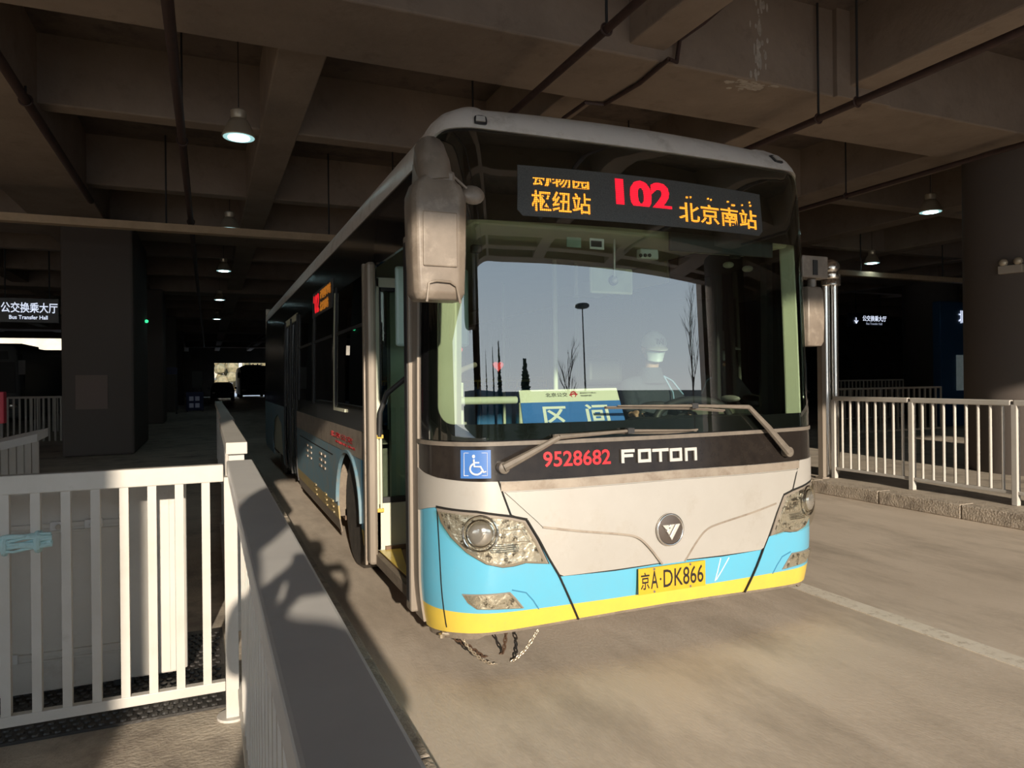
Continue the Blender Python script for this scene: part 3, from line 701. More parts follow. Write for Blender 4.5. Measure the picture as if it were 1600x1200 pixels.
# raised upper field of the hood ending in the V below the badge
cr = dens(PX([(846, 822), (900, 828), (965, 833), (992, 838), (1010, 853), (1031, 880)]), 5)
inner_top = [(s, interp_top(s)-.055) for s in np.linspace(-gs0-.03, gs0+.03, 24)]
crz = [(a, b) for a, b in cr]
left_edge = [(gs0+.03, interp_top(gs0)-.055), (cr[0][0]-.035, cr[0][1]+.035)]
raised = left_edge[1:]+cr+mir(cr)+mir(left_edge[1:])+inner_top
panel('hood_raised_field', dedupe(raised), M_silver, bus, .026, .02)
strip('hood_crease_shade', crz, .011, M_silverside, bus, .0275, .004); strip('hood_crease_shade', mir(crz), .011, M_silverside, bus, .0275, .004)  # darker silver strip laid along the fold, painting in its line of shade
lip = [(s, interp_top(s)-.004) for s in np.linspace(gs0+.01, -gs0-.01, 30)]+[(s, interp_top(s)-.05) for s in np.linspace(-gs0-.012, gs0+.012, 30)]
panel('hood_lip', lip, M_silverside, bus, .020, .012)
for g in (gapL, gapD+gapB[1:]):
    strip('panel_gap', g, .009, M_gap, bus, .0125); strip('panel_gap', mir(g), .009, M_gap, bus, .0125)
strip('panel_gap', dedupe(PX([(872, 899), (960, 890), (1046, 877)]))[:-1]+[(0, hb[-1][1])]+mir(PX([(872, 899), (960, 890)])), .010, M_gap, bus, .008)
strip('panel_gap', PX([(683, 792), (688, 880), (698, 980)]), .005, M_gap, bus, .003); strip('panel_gap', mir(PX([(683, 792), (688, 880), (698, 980)])), .005, M_gap, bus, .003)
# headlights
for g_ in (lambda p: p, mir): strip('panel_gap', g_(PX([(684, 791), (745, 799), (797, 806), (823, 811)])), .012, M_gap, bus, .0135)
for pts_ in ([(1126, 872), (1117, 908)], [(1139, 871), (1119, 906)]): strip('scratch', PX(pts_), .006, M_whitep, bus, .0015, .002)
hl = PX([(684, 793), (745, 801), (797, 808), (820, 813), (838, 843), (856, 880), (820, 879), (802, 884), (785, 886), (760, 881), (730, 863), (706, 839), (691, 816)])
def inset(poly, d):
    cx = sum(p[0] for p in poly)/len(poly); cz = sum(p[1] for p in poly)/len(poly)
    return [(cx+(a-cx)*(1-d), cz+(b-cz)*(1-d)) for a, b in poly]
def headlight(mirror):
    g = (lambda p: mir(p)) if mirror else (lambda p: p); sg = -1 if mirror else 1
    panel('panel_gap', g(inset(hl, -.03)), M_gap, bus, .004, .006)
    h = panel('headlight', g(hl), M_bezel, bus, .010, .012)
    panel('reflector', g(inset(hl, .10)), M_hous, h, .0125, .006, ss=.03)
    s, z = sz(751, 833); s *= sg
    def ringat(s, z, R, r, off, m, nm, rr=False):
        c = P(s, z, off); x, y, nx, ny = plan(s); n = Vector((nx, ny, .04)).normalized(); q = n.to_track_quat('Z', 'Y').to_matrix().to_4x4()
        return c, q
    c, q = ringat(s, z, 0, 0, .019, None, '')
    MB().torus(c, .088, .006, 36, 8, q).torus(c, .066, .008, 36, 8, q).build('projector_ring', M_chrome, h, smooth=True)
    MB().lathe([(.066, .0), (.058, .012), (.036, .022), (.010, .026)], (0, 0, 0), 28, Matrix.Translation(c) @ q).build('projector_lens', mat('projector_glass', (.50, .47, .42), .10, .7), h, smooth=True)
    s2, z2 = sz(805, 838); s2 *= sg
    panel('high_beam', [(s2-.075, z2+.045), (s2+.03, z2+.045), (s2+.075, z2-.03), (s2-.075, z2-.03)][::1] if not mirror else [(s2+.075, z2+.045), (s2+.075, z2-.03), (s2-.075, z2-.03), (s2-.03, z2+.045)], M_hous, h, .022, .012, ss=.02)
    hbx = [(s2-sg*.068, z2-.024), (s2-sg*.068, z2+.038), (s2+sg*.024, z2+.038), (s2+sg*.060, z2-.024)]
    strip('beam_edge', hbx+[hbx[0]], .006, M_bezel, h, .0235, .004)
    rb_ = MB()
    for k in range(5):
        zz = z-.055-.010*k
        rb_.tube([P(s+sg*(-.0+.012*k), zz, .019), P(s+sg*.10, zz-.002, .019), P(s+sg*.19, zz+.0, .019)], .0028, 6)
    rb_.build('ribs', M_chrome, h, smooth=True)
    panel('cover', g(inset(hl, .05)), G_lens, h, .036, .003)
headlight(False); headlight(True)
fg = PX([(722, 928), (797, 925), (806, 934), (819, 950), (780, 952), (745, 952), (731, 942)])
for g in (lambda p: p, mir):
    k = panel('fog_lamp', g(fg), M_bezel, bus, .004, .008); panel('reflector', g(inset(fg, .14)), M_hous, k, .009, .006, ss=.02); panel('cover', g(inset(fg, .06)), G_lens, k, .015, .002)
    strip('bumper_crease', g(PX([(800, 922), (822, 926), (833, 938), (842, 952)])), .006, M_dblue, bus, .002)
# badge
bc = sz(1046, 827, .03); c = P(*bc, .028)
T = Matrix.Translation(c) @ Vector((0, -1, .04)).to_track_quat('Z', 'Y').to_matrix().to_4x4()
bq = Vector((0, -1, .04)).to_track_quat('Z', 'Y').to_matrix().to_4x4()
bd = MB().lathe([(.088, 0), (.088, .008), (.076, .012)], (0, 0, 0), 44, T).build('badge', mat('badge_brown', (.14, .115, .10), .35, .5), bus, smooth=True)
MB().torus(c+Vector((0, -.010, 0)), .082, .007, 44, 10, bq).build('badge_ring', M_chrome, bd, smooth=True)
yb_ = c.y-.020
def slab(pts): return MB().prism([(c.x+a, c.z+b) for a, b in pts], yb_-.006, yb_+.012, 'y')
for pts in ([(-.058, .030), (-.022, .030), (-.004, .010), (-.030, .002), (-.040, .008)], [(-.012, .030), (.020, .030), (-.018, -.026), (-.032, -.006)], [(.028, .030), (.056, .030), (.0, -.056), (-.013, -.034)]):
    slab(pts).build('badge_bar', M_letter, bd, bevel=.003)
# maker's lettering, strokes of bent strip
def stroke_letters(px0, px1, py_mid, hgt):
    s0, z0 = sz(px0, py_mid[0], .012); s1, z1 = sz(px1, py_mid[1], .012); W = (s1-s0); n = 5; pitch = W/4.86; lw = pitch*.80; t = .0165
    fo = MB()
    def bar(a0, b0, a1, b1, k):
        for (sa, za, sb, zb_) in ((a0, b0, a1, b1),):
            pts = []
            nseg = 4
            vs = []
            for i in range(nseg+1):
                u = sa+(sb-sa)*i/nseg
                for zz in (za, zb_):
                    for of in (.010, .020): vs.append(P(u, zz, of))
            fs = []
            for i in range(nseg):
                a = i*4; b = a+4
                fs += [(a+1, b+1, b+3, a+3), (a, a+2, b+2, b), (a, b, b+1, a+1), (a+2, a+3, b+3, b+2)]
            fs += [(0, 1, 3, 2), (nseg*4, nseg*4+2, nseg*4+3, nseg*4+1)]
            fo.add(vs, fs)
    for k, L in enumerate('FOTOn'):
        x = s0+k*pitch; zb0 = z0+(z1-z0)*k/4.5-hgt/2; zt0 = zb0+hgt; xr_ = x+lw
        if L == 'F': bar(x, zb0, x+t, zt0, k); bar(x+t, zt0-t, xr_, zt0, k); bar(x+t, zb0+hgt*.42, xr_-.01, zb0+hgt*.42+t, k)
        if L == 'O': bar(x, zb0, x+t, zt0, k); bar(xr_-t, zb0, xr_, zt0, k); bar(x+t, zt0-t, xr_-t, zt0, k); bar(x+t, zb0, xr_-t, zb0+t, k)
        if L == 'T': bar(x-.012, zt0-t, xr_+.012, zt0, k); m_ = (x+xr_)/2; bar(m_-t/2, zb0, m_+t/2, zt0-t, k)
        if L == 'n': bar(x, zb0, x+t, zt0, k); bar(x+t, zt0-t, xr_, zt0, k); bar(xr_-t, zb0, xr_, zt0-t, k)
    fo.build('maker_lettering', M_letter, bus)
stroke_letters(970, 1089, (713, 709), .072)
def on_skin(pA, pB, hgt, off0=.008):
    # text box on the skin from pixel pA (left base) to pB (right base)
    s0, z0 = sz(*pA); s1, z1 = sz(*pB)
    return lambda a, b, off: P(s0+(s1-s0)*a, z0+(z1-z0)*a+hgt*b, off0+off)
text_on('fleet_number', '9528682', on_skin((848, 730), (953, 725), .081), M_redp, bus, .003, .018)
# wheelchair sign
s0, z0 = sz(721, 747); s1, _ = sz(767, 747); _, z1 = sz(721, 703)
ws = panel('accessible_sign', rect(s0, s1, z0, z1), M_bluep, bus, .012, .004)
def wp(a, b, off=.0): return P(s0+(s1-s0)*a, z0+(z1-z0)*b, .0135+off)
def wl(pts, r): return MB().tube([wp(a, b) for a, b in pts], r, 8)
wl([(.12, .10), (.88, .10), (.88, .90), (.12, .90), (.12, .10)], .0016).build('sign_border', M_whitep, ws)
pic = wl([(.44, .68), (.46, .42), (.66, .42), (.76, .22), (.84, .25)], .0052); pic.tube([wp(.46, .56), wp(.62, .56)], .004, 8)
pic.tube([wp(.52+.20*math.cos(t), .34+.20*math.sin(t)) for t in np.linspace(2.0, 5.9, 18)], .0048, 8); pic.ball(wp(.44, .78), .009, 10, (1, .3, 1)); pic.build('wheelchair_pictogram', M_whitep, ws, smooth=True)
# number plate
plc = [sz(990, 928), sz(1097, 916), sz(1095, 874), sz(990, 887)]
pn = P(plc[0][0], plc[0][1], .02); 
a_ = P(plc[0][0]*.5-plc[1][0]*.5, plc[0][1]*.5+plc[1][1]*.5, 0)
pw, ph = .44, .14; pc = P((plc[0][0]+plc[1][0])/2, (plc[0][1]+plc[2][1])/2, .022)
pl = MB().box(pc.x-pw/2, pc.x+pw/2, pc.y-.004, pc.y+.003, pc.z-ph/2, pc.z+ph/2).box(pc.x-.1, pc.x+.1, pc.y, pc.y+.03, pc.z-.03, pc.z+.03).build('number_plate', M_plate, bus, bevel=.002)
def pf(x0, x1, z0_, z1_): return flat((pc.x-pw/2+x0*pw, pc.y-.004, pc.z-ph/2+z0_*ph), (pc.x-pw/2+x1*pw, pc.y-.004, pc.z-ph/2+z0_*ph), (pc.x-pw/2+x0*pw, pc.y-.004, pc.z-ph/2+z1_*ph))
text_on('plate_text', '京', pf(.03, .155, .18, .84), M_inkk, pl, .001, .012)
text_on('plate_text', 'A', pf(.175, .28, .18, .86), M_inkk, pl, .001, .008)
text_on('plate_text', '·', pf(.305, .33, .46, .56), M_inkk, pl, .001, .02)
text_on('plate_text', 'DK866', pf(.36, .965, .16, .86), M_inkk, pl, .001, .006)
for a, b in ((.22, .07), (.76, .07), (.22, .93), (.76, .93)):
    MB().lathe([(.008, 0), (.007, .004)], (0, 0, 0), 12, Matrix.Translation((pc.x-pw/2+a*pw, pc.y-.004, pc.z-ph/2+b*ph)) @ Matrix.Rotation(PI/2, 4, 'X')).build('plate_screw', M_chrome, pl)
# destination display behind the dark top of the windscreen
d0, d1 = sz(808, 341), sz(1190, 366); d2, d3 = sz(806, 262), sz(1192, 300)
dl_, dr_ = d0[0], d1[0]; zb_, zt_ = (d0[1]+d1[1])/2, (d2[1]+d3[1])/2

M_disp = mat('display_board', (.10, .103, .102), .35, noise=(.05, .052, .052), nscale=160)
dp = panel('destination_display', dens([(dl_, zb_+.03), (dl_+.03, zb_), (0, zb_), (dr_-.03, zb_), (dr_, zb_+.03), (dr_, zt_-.01), (0, zt_), (dl_+.01, zt_), (dl_, zb_+.03)], 1)[:-1], M_disp, bus, .009, .008)
L_am = led_mat('led_amber', (1.0, .38, .03), 1.9, .0105); L_rd = led_mat('led_red', (1.0, .01, .03), 1.9, .0105)
def dtext(txt, pxl, pxr, pyb, pyt, m, keep=None, bold=.01):
    sa, za = sz(pxl, pyb); sb, _ = sz(pxr, pyb); _, zc_ = sz(pxl, pyt)
    h = zc_-za; sb2, zb2 = sz(pxr, pyb)
    f = lambda a, b, off: P(sa+(sb-sa)*a, za+h*b, .011+off)
    return text_on('display_text', txt, f, m, dp, .0015, bold, keep)
def lvl(px, py): return py
dtext('动物园', 832, 919, 293, 269, L_am, (.12, .62), .012)
dtext('枢纽站', 830, 922, 330, 297, L_am, None, .012)
dtext('102', 962, 1048, 327, 279, L_rd, (.16, 1.0), .045)
dtext('北京南站', 1060, 1180, 346, 315, L_am, None, .012)
for a, b, ww in ((1070, 309, 4), (1076, 309, 3), (1103, 311, 4), (1108, 313, 3), (1134, 316, 4), (1141, 321, 9), (1156, 321, 4), (1168, 317, 3), (1169, 322, 4)):
    sa, za = sz(a, b); MB().tube([P(sa, za, .0115), P(sa+.0025*ww, za, .0115)], .0055, 6).build('display_text', L_am, dp)

# wipers
def pxo(px, py, off): 
    s, z = sz(px, py, off); return P(s, z, off)
for pts, base, blade in (([(787, 731), (830, 708), (874, 683), (985, 673), (1088, 672)], (787, 731), [(864, 681), (960, 676), (1040, 676), (1088, 672)]),
                         ([(1232, 706), (1200, 668), (1170, 636), (1085, 634), (965, 634)], (1232, 706), [(945, 637), (1000, 637), (1075, 638), (1130, 642)])):
    wpr = thing('x', (0, 0, 0), None, None)
    bpy.data.objects.remove(wpr)
    arm = MB(); q = [pxo(a, b, .055) for a, b in pts]
    arm.tube(q[:3], [.024, .019, .014], 8); arm.tube([q[2]]+q[3:], [.013, .008, .004], 8)
    a_o = arm.build('wiper', M_wip, bus, smooth=True)
    MB().lathe([(.030, -.03), (.030, .012), (.022, .018)], (0, 0, 0), 20, Matrix.Translation(pxo(*base, .04)) @ Vector((0, -1, .05)).to_track_quat('Z', 'Y').to_matrix().to_4x4()).build('pivot_cap', M_wip, a_o, smooth=True)
    bl = MB(); qb = [pxo(a, b, .025) for a, b in blade]; bl.tube(qb, .008, 6); bl.tube([p+Vector((0, -.012, .004)) for p in qb], .005, 6); bl.build('wiper_blade', M_wip, a_o, smooth=True)
    mid = q[3]; MB().box(mid.x-.02, mid.x+.02, mid.y-.01, mid.y+.025, mid.z-.014, mid.z+.014).build('wiper_joint', M_dark, a_o)
# sticker scribble on the glass lower left
# ---- left side of the bus (doors, windows, wheel arches)
YD0, YD1 = 3.86, 4.88
sA, sB = S_at(YD0), S_at(YD1)
def side(y0, y1): return S_at(y1), S_at(y0)
ZK = .20
W1, WR = 5.82, 10.9+1.3
sf = side(BY0+YE, YD0)
panel('front_corner_post', rect(S_at(YD0), -SE, .22, 2.72), M_taupe, bus, .012, .03)
def arch(yc, r, y0, y1, zb, zt):
    # lower panel outline with a wheel opening
    s0, s1 = side(y0, y1); sc_ = S_at(yc); pts = [(s0, zb)]
    pts += [(sc_-r*math.cos(t), max(zb, .46+r*math.sin(t))) for t in np.linspace(-.55, PI+.55, 26)]
    pts += [(s1, zb), (s1, zt), (s0, zt)]
    return dedupe(pts)
def archf(yc, r, s0, s1, z0, z1):
    sc_ = S_at(yc); a0 = math.asin(max(-1, min(1, (z0-.46)/r))); a1 = math.asin(max(-1, min(1, (z1-.46)/r)))
    return sc_, a0, a1
for (y0, y1, zt) in ((5.28, 9.42, .935),):
    # blue field with wheel opening cut
    r = .56; sc_ = S_at(W1); s0, s1 = side(y0, y1)
    up = [(sc_-r*math.cos(t)*.95, .46+r*.86*math.sin(t)) for t in np.linspace(0, PI, 22)]
    up = [u for u in up if u[0] < s1-.02]
    blue = [(s0, .42)]+[(sc_-.53, .42)]+up+[(up[-1][0], .42), (s1, .42), (s1, .935), (s0, .935)]
    blue = dedupe([(s0, .42), (sc_-.535, .42)]+up+[(sc_+.535, .42), (s1, .42), (s1, .935), (s0, .935)]) if sc_+.535 < s1 else dedupe([(s0, .42), (sc_-.535, .42)]+up+[(s1, up[-1][1]), (s1, .935), (s0, .935)])
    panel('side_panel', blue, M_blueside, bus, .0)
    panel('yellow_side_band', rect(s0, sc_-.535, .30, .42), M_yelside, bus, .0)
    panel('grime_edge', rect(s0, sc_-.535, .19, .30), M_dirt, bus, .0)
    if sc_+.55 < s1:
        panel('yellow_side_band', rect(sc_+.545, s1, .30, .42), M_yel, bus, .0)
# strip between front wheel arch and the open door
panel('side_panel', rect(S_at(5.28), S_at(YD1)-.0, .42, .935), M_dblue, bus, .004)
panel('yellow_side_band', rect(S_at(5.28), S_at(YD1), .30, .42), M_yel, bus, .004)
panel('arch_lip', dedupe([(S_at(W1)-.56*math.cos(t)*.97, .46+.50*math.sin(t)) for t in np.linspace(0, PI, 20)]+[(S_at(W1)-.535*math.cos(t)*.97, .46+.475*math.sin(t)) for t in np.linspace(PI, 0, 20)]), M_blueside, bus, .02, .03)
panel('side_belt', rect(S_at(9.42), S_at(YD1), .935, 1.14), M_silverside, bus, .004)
# louvre grilles on the side panel
for yc in (7.1, 7.35, 8.1, 8.4):
    for zc_ in (.66, .72, .78): panel('louvre', rect(S_at(yc+.07), S_at(yc-.07), zc_, zc_+.022), M_silverside, bus, .010)
for yc in (6.6, 7.0, 7.7):
    for k in range(3): panel('louvre', rect(S_at(yc+.09), S_at(yc-.02), .32+.05*k, .335+.05*k), M_yelside, bus, .012)
panel('panel_gap', rect(S_at(9.1), S_at(6.6), .845, .853), M_gap, bus, .004)
# window band
M_band = mat('window_band_black', (.012, .012, .011), .16, dirt_or_glint=(.10, .08, .06), dscale=6, dthr=(.62, .9), coat=.2)
wins = [(5.15, 6.45), (6.62, 7.85), (8.0, 9.2)]
panel('window_band', rect(S_at(9.42), S_at(YD1), 1.14, 2.70), M_band, bus, .0, .02, holes=[(*side(a, b), 1.30, 2.30) for a, b in wins])
for a, b in wins:
    g = panel('side_window', rect(*side(a-.02, b+.02), 1.28, 2.32), G_side, bus, -.004, .005)
    panel('slider_bar', rect(*side(a, b), 1.92, 1.945), M_dark, g, .004)
    panel('window_post', rect(S_at(b)-.03, S_at(b)+.03, 1.28, 2.35), M_dark, g, .008)
panel('window_trim', rect(S_at(6.47), S_at(6.43), 1.28, 2.3), M_cream, bus, .012, .01)
panel('window_trim', rect(S_at(6.47), S_at(5.9), 1.26, 1.285), M_cream, bus, .012, .01)
# middle door
md = panel('middle_door', rect(S_at(11.0), S_at(9.42), .25, 2.40), M_band, bus, -.02, .02, holes=[(*side(9.55, 10.15), .5, 2.3), (*side(10.27, 10.87), .5, 2.3)])
for a in (9.55, 10.27): panel('door_glass', rect(*side(a, a+.6), .5, 2.3), G_side, md, -.026, .005)
for a in (9.45, 10.2, 10.95): panel('door_post', rect(*side(a-.03, a+.03), .25, 2.38), M_dark, md, .01, .02)
# rear part
rp = panel('side_panel', [(S_at(BY0+BL), .25), (S_at(13.1), .25), (S_at(13.1), .6), (S_at(12.9), .86), (S_at(12.2), .98), (S_at(11.55), .86), (S_at(11.35), .5), (S_at(11.35), .25), (S_at(11.0), .25), (S_at(11.0), 1.14), (S_at(BY0+BL), 1.14)], M_blueside, bus, .0)
panel('window_band', rect(S_at(BY0+BL), S_at(11.0), 1.14, 2.72), M_band, bus, .0, .02)
panel('window_band', rect(S_at(11.0), S_at(9.42), 2.40, 2.72), M_band, bus, .0, .02)
panel('window_band', rect(S_at(YD1), S_at(YD0), 2.30, 2.72), M_blk, bus, .0, .02)
panel('roof_cove', rect(S_at(BY0+BL), -SE+.002, 2.70, 2.999), M_roofs, bus, .006, .02)
# roof equipment housings
for y0, y1, hh in ((5.6, 9.4, .11), (10.2, 14.2, .18)):
    MB().box(BCX-1.0, BCX+1.0, y0, y1, 2.99, 3.0+hh).build('roof_pod', M_roofs, bus, bevel=.05)
# side route display
a0 = atx(493, 440, P(S_at(7.8), 2.45).x); yd = (atx(492, 440, 1.06).y, atx(518, 440, 1.06).y)
ya_, yb3_ = atx(492, 440, 1.07).y, atx(519, 440, 1.07).y
sd = panel('side_display', rect(S_at(ya_+.1), S_at(yb3_-.1), 2.20, 2.46), M_disp, bus, .004, .02)
def stext(txt, ya, yb2, z0_, z1_, m):
    text_on('display_text', txt, lambda a, b, off: P(S_at(ya)+(S_at(yb2)-S_at(ya))*a, z0_+(z1_-z0_)*b, .006+off), m, sd, .002, .03)
L_rd2 = mat('led_red_plain', (.4, 0, 0), .5, emit=(1, .02, .03), estr=.7); L_am2 = mat('led_amber_plain', (.4, .15, 0), .5, emit=(1, .33, .04), estr=.28)
yd_ = ya_-yb3_; stext('102', ya_, ya_-yd_*.36, 2.23, 2.43, L_rd2); stext('动物园枢纽站', ya_-yd_*.42, yb3_, 2.34, 2.44, L_am2); stext('北京南站', ya_-yd_*.42, yb3_+.1*yd_, 2.22, 2.32, L_am2)
# side letters
text_on('side_lettering', '北京公交', lambda a, b, off: P(S_at(6.7)+(S_at(5.6)-S_at(6.7))*a, 1.02+.05*b, .006+off), M_redp, bus, .002, .01)
text_on('side_lettering', 'BEIJING BUS', lambda a, b, off: P(S_at(6.4)+(S_at(5.5)-S_at(6.4))*a, .975+.025*b, .006+off), M_redp, bus, .002, .0)
# right side and rear: plain but complete
sR0, sR1 = SE, SE+BL-YE
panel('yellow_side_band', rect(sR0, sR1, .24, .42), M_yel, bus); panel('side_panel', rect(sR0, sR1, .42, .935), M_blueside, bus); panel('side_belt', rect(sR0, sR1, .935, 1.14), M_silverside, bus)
rw = [(sR0+.25+1.75*k, sR0+1.85+1.75*k) for k in range(6)]
panel('window_band', rect(sR0, sR1, 1.14, 2.72), M_band, bus, .0, .02, holes=[(a, b, 1.3, 2.3) for a, b in rw])
for a, b in rw: panel('side_window', rect(a-.02, b+.02, 1.28, 2.32), G_side, bus, -.004, .005)
panel('roof_cove', rect(SE-.002, sR1, 2.70, 2.999), M_roofs, bus, .006, .02)
MB().box(BCX-1.27, BCX+1.27, BY0+BL-.06, BY0+BL, .3, 2.95).build('rear_wall', M_silverside, bus, bevel=.03)
# underframe and floor
MB().box(BCX-1.20, BCX+1.2, YD1+.02, 5.2, .26, .36).box(BCX-.6, BCX+1.2, 3.62, YD1+.02, .26, .36).box(BCX-1.24, BCX-.6, YD0, YD1, .27, .335).box(BCX-.75, BCX+.75, 5.2, 6.5, .26, .36).box(BCX-1.2, BCX+1.2, 6.5, 11.3, .26, .36).box(BCX-.75, BCX+.75, 11.3, 13.1, .26, .36).box(BCX-1.2, BCX+1.2, 13.1, BY0+BL-.06, .26, .36).build('bus_floor', M_floorin, bus)
MB().prism([(BCX-1.285, YD0), (BCX-1.25, YD0), (BCX-1.25, YD1), (BCX-1.285, YD1)], .262, .33, 'z').build('door_sill', M_dirt, bus)
MB().prism([(BCX-1.25, YD1), (BCX-1.10, YD1), (BCX-1.24, YD0+.25)], .337, .343, 'z').build('sill_warning_strip', M_yel, bus)
# bulkheads above the wheels
MB().box(BCX-1.26, BCX-.74, 5.16, 5.2, .36, 1.05).box(BCX-1.26, BCX-.74, 5.16, 6.54, 1.02, 1.06).box(BCX-.78, BCX-.74, 5.2, 6.5,   .36, 1.05).box(BCX-1.26, BCX-.74, 6.5, 6.54, .3, 1.05).build('wheel_box', M_dirt, bus)
MB().box(BCX+.74, BCX+1.26, 5.16, 6.54, .36, 1.05).build('wheel_box', M_cream, bus)
def wheel(x, y, sg):
    t = MB().lathe([(.30, -.13), (.44, -.13), (.475, -.09), (.475, .09), (.44, .13), (.30, .13)], (0, 0, 0), 40, Matrix.Translation((x, y, .475)) @ Matrix.Rotation(PI/2, 4, 'Y')).build('wheel', M_tyre, bus, smooth=True)
    MB().lathe([(.31, -.10), (.31, .10), (.27, .115), (.24, .05), (.12, .04), (.11, .10), (.02, .11)], (0, 0, 0), 32, Matrix.Translation((x, y, .475)) @ Matrix.Rotation(PI/2*sg, 4, 'Y')).build('hub', M_dirt, t, smooth=True)
    nb = MB()
    for k in range(10):
        a = k*PI/5; nb.ball((x+sg*.115, y+.17*math.cos(a), .475+.17*math.sin(a)), .016, 8)
    nb.build('wheel_nuts', M_rust, t)
for x, y, sg in ((BCX-1.10, W1, -1), (BCX+1.10, W1, 1), (BCX-1.08, 12.2, -1), (BCX+1.08, 12.2, 1)): wheel(x, y, sg)
# mud flap and amber side marker by the front wheel
MB().box(BCX-1.27, BCX-.95, 5.24, 5.255, .16, .5).build('mud_flap', M_rust, bus)
MB().ball((BCX-1.30, 5.06, .80), .032, 12, (.6, 1, 1)).build('side_marker', M_amber, bus, smooth=True)
# open front door: two folded leaves
XS = BCX-HW
fl = MB().box(XS-.03, XS+.03, 3.80, 3.90, .245, 2.32)
fd = fl.build('door_leaf', M_taupe, bus, bevel=.012)
MB().box(XS-.034, XS-.028, 3.82, 3.875, .30, 2.28).build('seal', M_dark, fd)
MB().box(XS-.04, XS+.02, YD1-.06, YD1+.05, .26, 2.33).build('door_post', M_taupe, bus, bevel=.02)
MB().box(XS-.045, XS-.03, YD1+.055, YD1+.10, .24, 2.33).build('door_post_edge', M_silverside, bus)
# rear leaf swung in, facing the camera
LY = 4.93; x0_, x1_ = XS+.005, XS+.56
lf = MB().box(x0_, x0_+.062, LY, LY+.04, .33, 2.24).box(x1_-.05, x1_, LY, LY+.04, .33, 2.24).box(x0_, x1_, LY, LY+.04, .33, .66).box(x0_, x1_, LY, LY+.04, 2.17, 2.24).build('door_leaf', M_cream2, bus, bevel=.006)
MB().box(x0_+.05, x1_-.04, LY+.015, LY+.022, .65, 2.18).build('door_glass', G_door, lf)
MB().box(x0_+.062, x0_+.072, LY-.004, LY+.02, .66, 2.17).box(x0_+.062, x1_-.05, LY-.004, LY+.02, .66, .70).box(x0_+.062, x1_-.05, LY-.004, LY+.02, 2.145, 2.17).build('glass_seal', M_dark, lf)
MB().box(x0_+.16, x0_+.26, LY+.10, LY+.16, .34, 2.2).build('partition_post', M_cream, bus)
MB().box(x0_+.34, x0_+.75, LY+.13, LY+.15, .75, 1.20).build('perforated_panel', M_silver, bus, bevel=.03)
for dx in (.028, .052): MB().tube([(x0_+dx, LY-.045, .62), (x0_+dx, LY-.045, 1.14)], .0085, 8).build('grab_rail', M_cream2, lf, smooth=True)
for zz in (.62, 1.13): MB().box(x0_+.012, x0_+.068, LY-.06, LY, zz-.013, zz+.013).build('rail_clip', M_yclip, lf, bevel=.004)
MB().tube([(x0_+.04, LY-.05, 1.13), (x0_+.045, LY-.06, 1.30), (x0_+.09, LY-.09, 1.43), (x0_+.2, LY-.16, 1.53), (x0_+.32, LY-.25, 1.60)], .018, 10).build('door_arm', M_dark, lf, smooth=True)
# ------------- inside
MB().box(BCX-1.22, BCX+1.22, 3.52, BY0+BL-.1, 2.50, 2.56).build('inner_ceiling', M_cream, bus)
MB().prism([(3.45, 2.33), (3.45, 2.60), (4.25, 2.60), (4.25, 2.47), (3.85, 2.34)], BCX-1.06, BCX+1.06, 'x').build('front_header', M_cream, bus, bevel=.02)
for sg in (-1, 1):
    xa = BCX+sg*1.262; 
    MB().box(min(xa, xa-sg*.03), max(xa, xa-sg*.03), 6.56, BY0+BL-.1, .36, 1.28).box(min(xa, xa-sg*.03), max(xa, xa-sg*.03), YD1+.1, BY0+BL-.1, 2.32, 2.55).build('side_lining', M_cream, bus)
# cream pillars just inside the windscreen corners
for sg in (-1, 1):
    w_ = MB()
    sp = sg*(GL-.005); a = P(sp, 1.2, -.02); b = P(sp+sg*.10, 1.2, -.05)
    vs = []
    LV = [1.2+.13*i for i in range(10)]
    for zz in LV:
        for q_ in (P(sg*(GL-.10 if sg < 0 else GL-.12), zz, -.035), P(sg*(GL+.05), zz, -.035), P(sg*(GL+.05), zz, -.11), P(sg*(GL-.07), zz, -.13)): vs.append(q_)
    w_.add(vs, [(4*i+a, 4*i+(a+1) % 4, 4*i+4+(a+1) % 4, 4*i+4+a) for i in range(9) for a in range(4)]+[(0, 3, 2, 1), (36, 37, 38, 39)]).build('inner_pillar', M_cream, bus, bevel=.01)
MB().prism([(XS+.12, 3.72), (BCX+1.2, 3.72), (BCX+1.15, 3.56), (BCX+.95, 3.40), (BCX, 3.34), (BCX-.95, 3.40), (BCX-1.1, 3.52)], .95, 1.22, 'z').build('dashboard_shelf', M_dark, bus, bevel=.02)
MB().prism([(BCX+.12, 3.70), (BCX+1.2, 3.70), (BCX+1.2, 4.05), (BCX+.2, 4.05)], .8, 1.26, 'z').build('driver_console', M_dark, bus, bevel=.05, seg=3)
# instrument hood arc in front of the wheel
MB().tube([(BCX+.36+.30*(1-math.cos(t)), 3.90, 1.24+.13*math.sin(t)) for t in np.linspace(0, PI, 16)], .025, 10).build('instrument_hood', M_dark, bus, smooth=True)
# driver cab side wall and window frame on the right
MB().box(BCX+1.20, BCX+1.25, 4.02, 5.1, .9, 1.30).build('cab_wall', M_cream, bus)
cw = MB().box(BCX+1.19, BCX+1.24, 4.30, 4.36, 1.2, 2.3).box(BCX+1.19, BCX+1.24, 3.78, 3.84, 1.2, 2.3).build('cab_window_frame', M_dark, bus)
MB().ball((BCX+1.18, 4.15, 1.36), .05, 12, (.4, 2.2, .5)).build('window_latch', M_silver, bus, smooth=True)
